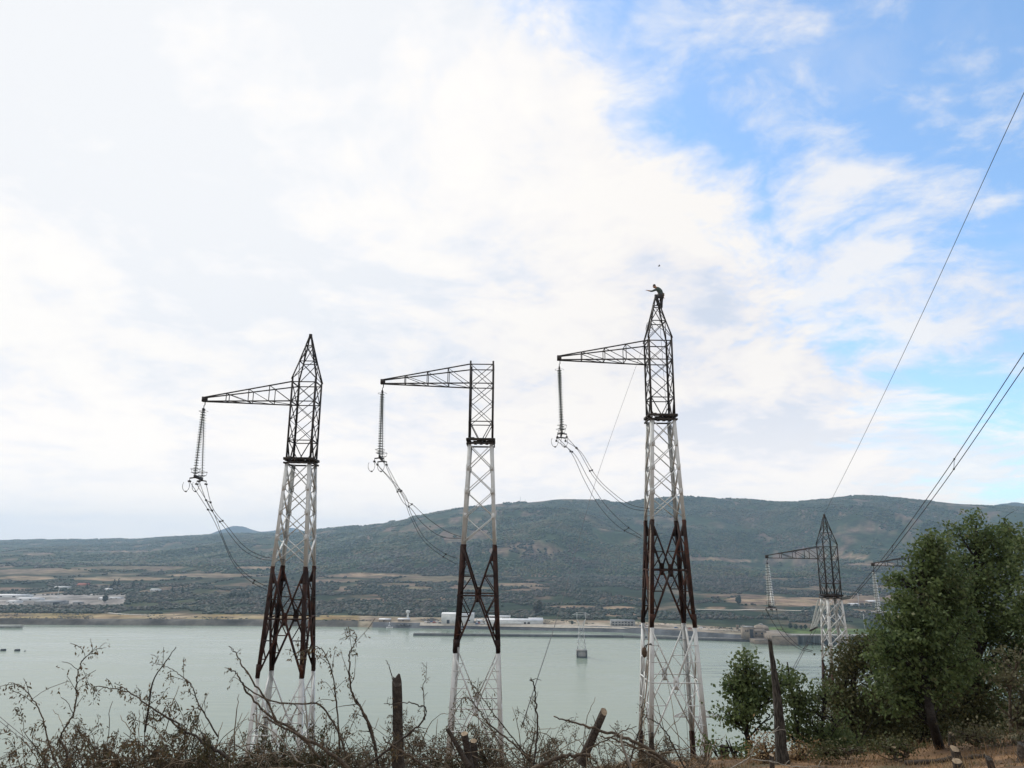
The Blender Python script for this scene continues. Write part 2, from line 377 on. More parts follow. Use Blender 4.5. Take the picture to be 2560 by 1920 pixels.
xs = np.concatenate([np.linspace(-260, -22, 30), np.linspace(-21, 26, 150), np.linspace(28, 260, 40)])
XG, YG = np.meshgrid(xs, ys, indexing='ij'); ZG2 = hill_z(XG, YG)
nR2 = len(ys); ii = (np.arange(len(xs)-1)[:, None]*nR2 + np.arange(nR2-1)[None]).ravel()
mb = MB(); mb.add(np.stack([XG, YG, ZG2], -1).reshape(-1, 3), np.stack([ii, ii+nR2, ii+nR2+1, ii+1], 1))
M_soil = mat('dry_soil', (.085, .055, .032), (.20, .118, .060), 1.3, .95, bump=.9, c3=(.062, .060, .030), scale3=.6)
tag(mb.build('hillside_ground', M_soil, smooth=True), kind='structure')
def on_ground(u, v0, D):                       # ground point in the direction of the photo's column u
    a = ray(u, v0)[0]/ray(u, v0)[1]; return np.array([a*D, D, float(hill_z(a*D, D))])

def near_hit(u, v):
    r = ray(u, v); D = np.linspace(5, 20, 900); z = CAMZ + r[2]/r[1]*D; hz = hill_z(r[0]/r[1]*D, D)
    k = int(np.argmax(hz >= z)); k = k if hz[k] >= z[k] else len(D)-1
    return float(D[k])

# ------------------------------------------------------------------ materials
M_black = mat('black_steel_paint', (.026, .024, .024), (.045, .039, .036), 1.5, .65)
M_brown = mat('rusty_brown_paint', (.018, .0095, .0075), (.034, .015, .0105), 1.3, .8, c3=(.070, .026, .015), scale3=.7)
M_white = mat('weathered_white_paint', (.60, .625, .62), (.53, .55, .54), 1.2, .6, c3=(.51, .51, .49), scale3=1.6)
M_plat = mat('dark_platform_steel', (.018, .017, .017), (.05, .04, .032), 2.5, .8)
M_wire = mat('conductor_aluminium', (.035, .035, .038), None, 1, .5)
M_fit = mat('dark_fittings', (.022, .022, .024), (.05, .05, .05), 6, .5)
M_gal = mat('galvanised_steel', (.50, .51, .51), (.40, .41, .41), .5, .6)
M_conc = mat('pale_concrete', (.26, .255, .24), (.18, .175, .162), .25, .9)
def glassmat(name, c, k):
    m = bpy.data.materials.new(name); m.use_nodes = True; m.node_tree.nodes.clear(); t = NT(m.node_tree)
    b_ = t.n('ShaderNodeBsdfPrincipled', {'Base Color': (*c, 1), 'Roughness': .15, 'Specular IOR Level': .6}); t_ = t.n('ShaderNodeBsdfTranslucent', {0: (*c, 1)})
    t.n('ShaderNodeOutputMaterial', {0: t.n('ShaderNodeMixShader', {0: k, 1: b_.outputs[0], 2: t_.outputs[0]}).outputs[0]}); return m
M_glass = glassmat('backlit_insulator_glass', (.22, .25, .24), .25); M_glassw = glassmat('lit_insulator_glass', (.80, .84, .82), .3)  # same glass twice: darkened as if backlit by sky, brightened against the hills

# ------------------------------------------------------------------ power pylons
LV = dict(foot=1.66, bw=8.4, wb=15.13, plat=21.9, ab=26.05, at=27.40, pk=30.9)
def hw(z): return float(np.interp(z, [0, 8.4, 15.13, 21.9, 27.4], [1.885, 1.476, 1.151, .852, .85]))
FACES = [(np.array([1, 0, 0]), np.array([0, -1, 0])), (np.array([0, 1, 0]), np.array([1, 0, 0])), (np.array([-1, 0, 0]), np.array([0, 1, 0])), (np.array([0, -1, 0]), np.array([-1, 0, 0]))]
def fp(face, s, z, inset=0.0):                 # point on a face: s = -1..1 across, height z
    a, n = face; w = hw(z)
    return a*s*(w-inset) + n*(w-.03) + np.array([0, 0, z])
_pyl = {}
def pylon_meshes():
    """the meshes of one pylon, as (part name, material, label, builder, [(sub-part name, builder)])"""
    parts = []
    def legs(z0, z1, wd, th):
        out = []
        for sx_ in (-1, 1):
            for sy_ in (-1, 1):
                b = MB(); p = np.array([sx_*hw(z0), sy_*hw(z0), z0]); q = np.array([sx_*hw(z1), sy_*hw(z1), z1])
                b.prism(p, q, *sorted((0, -sx_*wd)), *sorted((0, -sy_*th)))
                b.prism(p, q, *sorted((0, -sx_*th)), *sorted((-sy_*(th+.003), -sy_*wd)))
                out.append(('leg', b))
        return out
    def big_panel(b, face, z0, z1, wd, zm=None):
        zm = zm if zm is not None else z0 + (z1-z0)*.52
        C = fp(face, 0, zm)
        e = .09
        for s in (-1, 1):
            for (za, zb_) in ((z1-.1, zm), (z0+.1, zm)):
                A = fp(face, s, za, e); b.bar(A, C, wd, wd*.7)
                # stiffeners between leg and diagonal: level struts and a zigzag
                pr = None
                for k in (.30, .62):
                    zz = za + (zm-za)*k; L = fp(face, s, zz, e); Dg = A + (C-A)*k
                    b.bar(L, Dg, wd*.62, wd*.4)
                    if pr is not None: b.bar(pr, L, wd*.5, wd*.4)
                    pr = Dg
                b.bar(pr, fp(face, s, zm, e), wd*.5, wd*.4)
            b.bar(fp(face, s, zm, e), C, wd*.8, wd*.55)
        g = MB(); a, n = face; q = n*.035
        g.plate([C+q+a*x+np.array([0, 0, z]) for x, z in ((-.15, -.4), (.15, -.4), (.18, 0), (.15, .4), (-.15, .4), (-.18, 0))], n, .03)
        return ('gusset_plate', g)
    def wedge(face, s, z, dirz, wd, ht):       # triangular plate where diagonals leave the leg
        g = MB(); a, n = face; A = fp(face, s, z, .03); q = n*.034
        g.plate([A+q, A+q+np.array([0, 0, dirz*ht]), A+q-a*s*wd+np.array([0, 0, dirz*ht])], n, .03); return g
    # feet
    for sx_ in (-1, 1):
        for sy_ in (-1, 1):
            b = MB(); z1 = LV['foot']
            b.prism((sx_*hw(-2.5), sy_*hw(-2.5), -2.5), (sx_*hw(z1), sy_*hw(z1), z1), *sorted((0, -sx_*.3)), *sorted((0, -sy_*.05)))
            b.prism((sx_*hw(-2.5), sy_*hw(-2.5), -2.5), (sx_*hw(z1), sy_*hw(z1), z1), *sorted((0, -sx_*.05)), *sorted((-sy_*.053, -sy_*.3)))
            b.box((sx_*1.78, sy_*1.78, -1.2), (.75, .75, 1.9))
            parts.append(('foot', M_brown, 'rust brown foot', b, []))
    # lower white section
    b = MB(); subs = legs(LV['foot'], LV['bw'], .26, .03)
    for fc in FACES: subs.append(big_panel(b, fc, LV['foot'], LV['bw'], .11))
    parts.append(('base_section', M_white, 'white painted lattice section above the feet', b, subs))
    # brown section
    b = MB(); subs = legs(LV['bw']+.003, LV['wb'], .25, .04)
    for fc in FACES:
        subs.append(big_panel(b, fc, LV['bw'], LV['wb'], .145))
        for s in (-1, 1):
            g1 = wedge(fc, s, LV['wb']-.02, -1, .42, 1.0); b.v += g1.v; b.f += [f + b.n for f in g1.f]; b.n += g1.n
            g1 = wedge(fc, s, LV['bw']+.02, 1, .36, .8); b.v += g1.v; b.f += [f + b.n for f in g1.f]; b.n += g1.n
    parts.append(('leg_section', M_brown, 'rust brown lattice section', b, subs))
    # white upper section: four crossed panels with gussets
    b = MB(); subs = legs(LV['wb']+.003, LV['plat'], .23, .03)
    zs = [LV['wb']+.15, 16.95, 18.6, 20.2, LV['plat']-.1]
    for fi, fc in enumerate(FACES):
        a, n = fc
        for z0, z1 in zip(zs[:-1], zs[1:]):
            b.bar(fp(fc, -1, z0, .1), fp(fc, 1, z1, .1), .115, .05); b.bar(fp(fc, 1, z0, .1)-n*.06, fp(fc, -1, z1, .1)-n*.06, .115, .05)
        for z in zs[1:-1]:
            for s in (-1, 1):
                g = MB(); A = fp(fc, s, z, .17) + n*.034
                g.plate([A + a*s*x + np.array([0, 0, zz]) for x, zz in ((.13, -.22), (.13, .22), (-.03, .22), (-.12, .09), (-.12, -.09), (-.03, -.22))], n, .028)
                subs.append(('gusset_plate', g))
    parts.append(('middle_section', M_white, 'white painted lattice section below the platform', b, subs))
    # platform
    b = MB(); z = LV['plat']+.1; w = .93
    for fc in FACES:
        a, n = fc
        b.bar(-a*w+n*w+np.array([0, 0, z+.12]), a*w+n*w+np.array([0, 0, z+.12]), .12, .16)
        b.bar(-a*w+n*w+np.array([0, 0, z-.16]), a*w+n*w+np.array([0, 0, z-.16]), .08, .10)
    for k in range(5): b.bar((-.8+.4*k, -w+.07, z), (-.8+.4*k, w-.07, z), .2, .06)
    rg = random.Random(3)
    for k in range(16):
        c = np.array([rg.uniform(-.85, .85), rg.uniform(-.9, .9), z+.1+rg.uniform(-.15, .12)])
        b.box(c, (rg.uniform(.1, .4), rg.uniform(.1, .3), rg.uniform(.04, .15)), rg.uniform(0, 3))
    parts.append(('work_platform', M_plat, 'dark platform with clutter at the colour change', b, []))
    # black body
    b = MB(); z0 = LV['plat']+.22; subs = legs(z0, LV['at']+.25, .125, .03)
    zl = [z0+1.25, z0+2.62, LV['ab'], LV['at']]
    for fc in FACES:
        a, n = fc
        for z in (zl[0], zl[2], zl[3]): b.bar(fp(fc, -1, z, .09), fp(fc, 1, z, .09), .075, .06)
        for za, zb_ in zip(zl[:-1], zl[1:]):
            b.bar(fp(fc, -1, za, .09), fp(fc, 1, zb_, .09), .055, .035); b.bar(fp(fc, 1, za, .09)-n*.05, fp(fc, -1, zb_, .09)-n*.05, .055, .035)
        b.bar(fp(fc, -1, zl[0], .09), fp(fc, -.15, z0+.05), .085, .05); b.bar(fp(fc, 1, zl[0], .09), fp(fc, .15, z0+.05), .085, .05)
    parts.append(('body_section', M_black, 'black lattice body', b, subs))
    # crossarm to the left
    b = MB(); tip = np.array([-6.93, 0, LV['ab']+.2]); ch = []
    for s in (-1, 1):
        r0 = np.array([-.85, s*.82, LV['ab']]); r1 = np.array([-.85, s*.82, LV['at']])
        t0, t1 = tip + (0, s*.10, -.14), tip + (0, s*.10, .14)
        b.bar(r0, t0, .11, .07); b.bar(r1, t1, .09, .07); ch.append((r0, t0, r1, t1))
    prev = None
    for k, f_ in enumerate((.25, .49, .75)):
        pts = []
        for (r0, t0, r1, t1) in ch:
            lo, up = r0+(t0-r0)*f_, r1+(t1-r1)*f_
            b.bar(lo, up, .05, .035); pts.append((lo, up))
        b.bar(pts[0][0], pts[1][0], .05, .035); b.bar(pts[0][1], pts[1][1], .045, .035)
        for j, (r0, t0, r1, t1) in enumerate(ch):
            f0 = (0, .25, .49)[k]; b.bar(pts[j][1], r0+(t0-r0)*f0, .055, .035)
        f0 = (0, .25, .49)[k]; r0, t0 = ch[1][0], ch[1][1]; b.bar(pts[0][0], r0+(t0-r0)*f0, .055, .035)
    b.box(tip + (-.05, 0, 0), (.3, .3, .34)); b.bar(tip + (0, 0, -.17), tip + (0, 0, -.42), .05)
    parts.append(('crossarm', M_black, 'tapering black lattice arm', b, []))
    # peak
    b = MB(); zk = [LV['at']+.2, 28.95, 30.15, LV['pk']]; wk = [.85, .50, .22, .05]
    def pkp(face, s, i): a, n = face; return a*s*wk[i] + n*wk[i] + np.array([0, 0, zk[i]])
    for sx_ in (-1, 1):
        for sy_ in (-1, 1):
            for i in range(3): b.bar((sx_*wk[i], sy_*wk[i], zk[i]), (sx_*wk[i+1], sy_*wk[i+1], zk[i+1]), .082, .07)
    for fc in FACES:
        a, n = fc
        for i in (1, 2): b.bar(pkp(fc, -1, i), pkp(fc, 1, i), .065, .05)
        for i in (0, 1):
            b.bar(pkp(fc, -1, i), pkp(fc, 1, i+1), .05, .035); b.bar(pkp(fc, 1, i)-n*.04, pkp(fc, -1, i+1)-n*.04, .05, .035)
    b.box((0, 0, LV['pk']), (.19, .19, .26)); b.bar((0, .05, LV['pk']-.14), (.12, .05, LV['pk']-.35), .07)
    parts.append(('peak', M_black, 'pointed black lattice peak', b, []))
    return parts
def pylon(X, Y, zbw, rot, label, peak=True, group='lattice power pylons'):
    if not _pyl: _pyl['p'] = pylon_meshes()
    root = thing('power_pylon', label, 'pylon', (X, Y, CAMZ+zbw-8.4), group)
    root.rotation_euler.z = rot
    for name, mt, lab, b, subs in _pyl['p']:
        if name == 'peak' and not peak: continue
        if not hasattr(b, 'mesh'):
            o = b.build(name, mt, root); b.mesh = o.data
        else: o = link(name, b.mesh, root)
        o['label'] = lab
        for sn, sb in subs:
            if not hasattr(sb, 'mesh'): so = sb.build(sn, mt, o); sb.mesh = so.data
            else: so = link(sn, sb.mesh, o)
    return root
TW = [(-14.265, 48.998, -8.170), (-2.116, 49.597, -6.681), (10.281, 49.080, -4.979), (35.884, 83.767, -18.839), (48.0, 84.2, -19.6)]
PYL_LABEL = ['lattice pylon with pointed peak, leftmost of the pylons, behind the leafy brush', 'flat topped lattice pylon without a peak, between two pointed ones',
             'lattice pylon with a man on top of its peak', 'smaller pointed lattice pylon further off, left of the big green trees', 'pylon mostly hidden in the tall green trees, only its arm showing']
for (X, Y, z), lab, pk in zip(TW, PYL_LABEL, (1, 0, 1, 1, 0)):
    pylon(X, Y, z, .013 if X < 20 else .031, lab, bool(pk))
def loc(i, x, y, z):                            # pylon-local point to world (z from its base)
    X, Y, zb_ = TW[i]; a = .013 if i < 3 else .031
    return np.array([X + x*math.cos(a) - y*math.sin(a), Y + x*math.sin(a) + y*math.cos(a), CAMZ+zb_-8.4+z])

# ------------------------------------------------------------------ insulators
def ring(b, c, R, r, ax=(0, 0, 1), n=14, arc=1.0):
    ax = np.asarray(ax, float); ax /= np.linalg.norm(ax); ref = np.array([1.0, 0, 0]) if abs(ax[0]) < .9 else np.array([0, 1.0, 0])
    a = np.cross(ax, ref); a /= np.linalg.norm(a); q = np.cross(ax, a)
    th = np.linspace(0, 2*math.pi*arc, n)
    b.tube([np.asarray(c) + R*(a*math.cos(x) + q*math.sin(x)) for x in th], r, 4, cap=False)
def disc_string(parent, p, q, n, name='insulator_string', R=.15, glass=None):
    p, q = np.asarray(p), np.asarray(q); dd = q-p; L = np.linalg.norm(dd); dd /= L
    core = MB(); core.tube([p, q], .014, 5)
    gl = MB(); pit = L/n
    for k in range(n):
        c = p + dd*pit*(k+.5)
        gl.lathe([(.03, .0), (R, .012), (R, .032), (.04, .025)], c, dd, 10)
        core.lathe([(.015, -.085), (.042, -.08), (.045, -.02), (.03, .0)], c, dd, 6)
    s = core.build(name, M_fit, parent, origin=parent.location)
    gl.build('glass_discs', glass or M_glass, s, origin=parent.location)
    return s
def hanging_set(i, label, spread, cross, n=25, drop=4.4):
    tip = loc(i, -6.98, 0, LV['ab']-.22)
    root = thing('insulator_set', label, 'insulator', tip, 'hanging insulator sets')
    yd = np.array([cross, math.sqrt(max(0, 1-cross**2)), 0])
    lk = MB(); lk.tube([tip, tip + (0, 0, -.22)], .03, 5); lk.box(tip + (0, 0, -.3), (.1, .3, .16))
    ring(lk, tip + (0, 0, -.42), .3, .012, n=12, arc=.8)
    lk.build('shackle', M_fit, root, origin=root.location)
    ends = []
    for s in (-1, 1):
        a = tip + yd*s*.1 + (0, 0, -.4); e = tip + yd*s*spread/2 + (.12, 0, -.4-drop - (.1 if s > 0 else 0)); ends.append(e)
        st = disc_string(root, a, e, n, R=.15 if i < 3 else .2, glass=M_glass if i < 3 else M_glassw)
        g = MB(); ring(g, e + (0, 0, .35), .32, .013); ring(g, e + (0, 0, .12), .26, .013)
        for k in range(3):
            th = k*2.1; o_ = np.array([math.cos(th), math.sin(th), 0]); g.tube([e + o_*.32 + (0, 0, .35), e + o_*.26 + (0, 0, .12), e], .01, 4)
        g.build('grading_ring', M_fit, st, origin=root.location)
    y = MB(); A, B = ends[0] + (0, 0, -.12), ends[1] + (0, 0, -.12)
    y.bar(A - yd*.1, B + yd*.1, .09, .2); y.tube([ends[0], A], .03); y.tube([ends[1], B], .03)
    y.build('yoke', M_fit, root, origin=root.location)
    clamps = []
    for (c, sg) in ((A, -1), (B, 1)):
        for s in (-1, 1):
            k = c + np.array([s*.32, 0, -.34]); b = MB()
            b.bar(c + (0, 0, -.1), c + (s*.32, 0, -.14), .07, .08); b.tube([c + (s*.32, 0, -.14), k], .02)
            b.box(k, (.11, .28, .1)); b.build('clamp', M_fit, root, origin=root.location); clamps.append(k)
    # jumper loops hanging under the far yoke end
    lp = MB()
    for s in (-1, 1):
        c = A + np.array([s*.32-.1, -.05, -.36]); th = np.linspace(0, 2*math.pi*.9, 14)
        lp.tube([c + np.array([.19*math.sin(x)-.05*x*.5, 0, -.33+.33*math.cos(x)]) for x in th], .016, 4); lp.box(c + (-.05, 0, -.66), (.12, .08, .08))
    lp.build('armour_loop', M_wire, root, origin=root.location)
    return clamps
INS_LABEL = ['double string of dark glass discs hanging from the leftmost pylon arm', 'double string of dark glass discs hanging from the flat topped pylon arm',
             'thin string of glass discs hanging from the arm of the pylon with the man', 'pair of pale white disc strings on the smaller far pylon arm', 'pair of pale disc strings left of the tall green trees']
CL = []
for i in range(5):
    CL.append(hanging_set(i, INS_LABEL[i], 1.15 if i < 3 else 1.9, (0.0 if i < 3 else .55), 25))

# ------------------------------------------------------------------ conductors
def catmull(pts, n=8):
    pts = np.asarray(pts, float); q = np.concatenate([[2*pts[0]-pts[1]], pts, [2*pts[-1]-pts[-2]]]); out = []
    for i in range(1, len(q)-2):
        for k in range(n):
            t_ = k/n; p0, p1, p2, p3 = q[i-1:i+3]
            out.append(.5*(2*p1 + (p2-p0)*t_ + (2*p0-5*p1+4*p2-p3)*t_**2 + (3*p1-p0-3*p2+p3)*t_**3))
    out.append(pts[-1]); return np.array(out)
def bundle(label, wires, spacers=(), r=.018, group='conductor bundles', name='conductor_bundle'):
    root = thing(name, label, 'power cable', wires[0][0], group); cs = []
    for w in wires:
        b = MB(); c = catmull(w); cs.append(c); b.tube(c, r, 5); b.build('wire', M_wire, root, origin=root.location)
    for (i, j, f_) in spacers:
        b = MB(); A = cs[i][int(f_*(len(cs[i])-1))]; B = cs[j][int(f_*(len(cs[j])-1))]
        b.tube([A, B], .022, 5); b.box(A, (.1, .1, .12)); b.box(B, (.1, .1, .12)); b.build('spacer', M_fit, root, origin=root.location)
    return root
def tail(pts):                                  # photo points with their distance
    return [P(u, v, D) for u, v, D in pts]
JL = ['slack bundle of four conductors sagging to the leftmost pylon', 'slack bundle of four conductors sagging to the flat topped pylon', 'slack bundle of four conductors sagging to the pylon with the man']
JT = [([(532, 1270, 48.5), (566, 1313, 48.4), (610, 1365, 48.3), (655, 1390, 48.2), (713, 1400, 48.1)], [(522, 1265, 49.2), (560, 1317, 49), (605, 1372, 48.8), (652, 1397, 48.6), (702, 1402, 48.4)],
       [(535, 1285, 49), (558, 1345, 49.5), (585, 1402, 50), (625, 1443, 50.2), (673, 1470, 50.3)], [(525, 1283, 49), (555, 1345, 49.6), (583, 1408, 50), (622, 1450, 50.2), (668, 1476, 50.3)]),
      ([(1012, 1245, 49), (1036, 1265, 49), (1072, 1298, 49), (1120, 1330, 49), (1170, 1347, 48.9)], [(1003, 1248, 49.3), (1028, 1272, 49), (1058, 1310, 49), (1105, 1342, 49), (1160, 1346, 48.8)],
       [(1010, 1235, 49.3), (1028, 1285, 49.4), (1062, 1345, 49.4), (1105, 1380, 49.4), (1142, 1396, 49.2)], [(1002, 1233, 49.3), (1025, 1290, 49.4), (1056, 1348, 49.4), (1098, 1385, 49.4), (1140, 1410, 49.2)]),
      ([(1452, 1130, 49), (1490, 1190, 49), (1530, 1230, 48.8), (1580, 1263, 48.5), (1655, 1275, 48.1)], [(1448, 1130, 49), (1484, 1192, 49), (1527, 1236, 48.8), (1575, 1270, 48.4), (1640, 1280, 48)],
       [(1436, 1135, 49.3), (1470, 1195, 49.5), (1510, 1258, 49.7), (1560, 1310, 50), (1605, 1341, 50.2)], [(1430, 1135, 49.3), (1462, 1203, 49.5), (1500, 1268, 49.7), (1548, 1318, 50), (1602, 1346, 50.2)])]
for i in range(3):
    c = CL[i]
    bundle(JL[i], [[c[3]] + tail(JT[i][0]), [c[1]] + tail(JT[i][1]), [c[2]] + tail(JT[i][2]), [c[0]] + tail(JT[i][3])], ((0, 1, .16), (2, 3, .18), (0, 1, .36), (2, 3, .86)))
# far pylon: slack tails, strain strings and the spans that climb out of the frame
c = CL[3]
bundle('pair of slack wires under the white strings of the smaller far pylon', [[c[0]] + tail([(1935, 1560, 83), (1962, 1595, 82), (1998, 1622, 81), (2030, 1630, 81)]), [c[3]] + tail([(1950, 1560, 83), (1972, 1592, 82), (2002, 1618, 81), (2032, 1627, 81)])], ((0, 1, .35),), r=.03)
c = CL[4]
bundle('pair of slack wires under the pale strings by the tall trees', [[c[0]] + tail([(2200, 1570, 83), (2235, 1605, 82)]), [c[3]] + tail([(2215, 1570, 83), (2245, 1600, 82)])], r=.03)
sr = thing('strain_insulator', 'white strain disc strings slanting down left of the smaller far pylon', 'insulator', P(2047, 1502, 83), 'strain insulators')
for k in range(3): disc_string(sr, P(2046+9*k, 1500+3*k, 83-.2*k), P(2027+6*k, 1577-4*k, 80.5), 24, R=.11, glass=M_glassw)
y = MB(); y.bar(P(2024, 1577, 80.5), P(2043, 1568, 80.5), .12, .16); y.build('yoke', M_fit, sr, origin=sr.location)
sr = thing('strain_insulator', 'dark strain fittings pointing right off the platform of the smaller far pylon', 'insulator', P(2106, 1496, 83), 'strain insulators')
for k in range(2): disc_string(sr, P(2102, 1495+3*k, 83), P(2131-6*k, 1489+6*k, 81.5), 8, R=.11)
y = MB(); y.bar(P(2120, 1496, 82), P(2128, 1488, 82), .12, .2); y.build('yoke', M_fit, sr, origin=sr.location)
bundle('two parallel wires dropping left from the strain strings toward the river', [tail([(2030, 1578, 80.5), (2015, 1610, 79), (1985, 1665, 77), (1955, 1725, 75), (1925, 1800, 72)]), tail([(2040, 1574, 80.5), (2024, 1602, 79), (1995, 1657, 77), (1966, 1715, 75), (1938, 1790, 72)])], ((0, 1, .32), (0, 1, .62)), r=.028)
def beyond(a, b, k): return b + (b-a)*k
A0 = [P(2131, 1489, 81.5), P(2130, 1497, 81.7)]
B0 = [P(2560, 882, 46), P(2560, 918, 46)]
ws = []
for a, b in zip(A0, B0):
    m1 = a + (b-a)*.33 + (0, 0, -.55); m2 = a + (b-a)*.66 + (0, 0, -.55); ws.append([a, m1, m2, b, beyond(m2, b, .9)])
bundle('pair of conductors with a spacer climbing out of the right side', ws, ((0, 1, .54), (0, 1, .25)), r=.03)
pk = loc(3, 0, 0, LV['pk']+.1); e = P(2560, 232, 30)
gw = [pk, pk + (e-pk)*.35 + (0, 0, -.35), pk + (e-pk)*.7 + (0, 0, -.35), e, beyond(pk, e, .3)]
b = MB(); b.tube(catmull(gw), .017, 5); tag(b.build('ground_wire', M_wire), 'single thin wire rising from the smaller pylon peak to the upper right', 'power cable')
b = MB(); b.tube(catmull([loc(2, -.55, -.5, 28.6), P(1500, 1170, 38), P(1412, 1480, 24), P(1306, 1812, 12.6)]), .0085, 4)
tag(b.build('hoisting_rope', M_fit), 'thin straight rope slanting from the manned pylon down to the brush', 'rope')
b = MB(); b.tube(catmull([loc(2, .1, -.2, 30.6), loc(2, .45, 0, 22), P(1692, 1400, 49.2), P(1706, 1620, 49.2), P(1722, 1895, 49.2)]), .013, 4)
tag(b.build('hand_line', M_fit), 'slack thin line hanging inside the pylon with the man', 'rope')
b = MB(); b.tube(catmull([P(-60, 1740, 60), P(0, 1792, 57), P(70, 1850, 54), P(140, 1905, 52)]), .022, 4); r1 = b.build('power_line', M_wire)
tag(r1, 'upper of two thin wires crossing the water at the left edge', 'power cable', 'thin wires at the left edge')
b = MB(); b.tube(catmull([P(-60, 1758, 60), P(0, 1803, 57), P(70, 1862, 54), P(140, 1915, 52)]), .022, 4); r1 = b.build('power_line', M_wire)
tag(r1, 'lower of two thin wires crossing the water at the left edge', 'power cable', 'thin wires at the left edge')

# pulley and rope coil on the manned pylon
M_wood = mat('worn_wood', (.10, .065, .04), (.06, .04, .028), 12, .8)
pc = P(1611, 1630, 47.2)
pu = thing('pulley_block', 'wooden pulley block hanging on the manned pylon over the water', 'pulley', pc)
b = MB(); b.lathe([(.01, -.34), (.13, -.26), (.17, 0), (.12, .22), (.01, .3)], pc, (0, 0, 1), 10); b.build('block', M_wood, pu, origin=pc)
b = MB(); b.tube(catmull([pc + (0, 0, .28), P(1614, 1614, 47.2), P(1622, 1611, 47.3), P(1630, 1612, 47.4)]), .035, 5); b.tube(catmull([pc + (.1, 0, .2), P(1618, 1612, 47.2), P(1628, 1609, 47.3)]), .03, 5); b.build('sling', M_fit, pu, origin=pc)
b = MB()
for k in range(4): ring(b, loc(2, -.62, -.35, 28.7-.12*k), .18+.03*k, .014, (.3, 1, .2), 12)
b.tube(catmull([loc(2, -.62, -.35, 28.7), loc(2, -.45, -.4, 29.6), loc(2, -.2, -.25, 30.3)]), .022, 4)
tag(b.build('rope_coil', M_fit), 'rope coil hung on the left edge of the manned pylon peak', 'rope')
b = MB(); b.tube(catmull([P(1627, 1310, 48), P(1624, 1450, 47.3), P(1622, 1600, 46.9), P(1616, 1720, 46.8), P(1598, 1840, 46.7)]), .045, 5)
tag(b.build('lifting_rope', mat('pale_rope', (.34, .30, .25), (.22, .19, .15), 9, .9)), 'pale thick rope running down the front left leg of the manned pylon', 'rope')

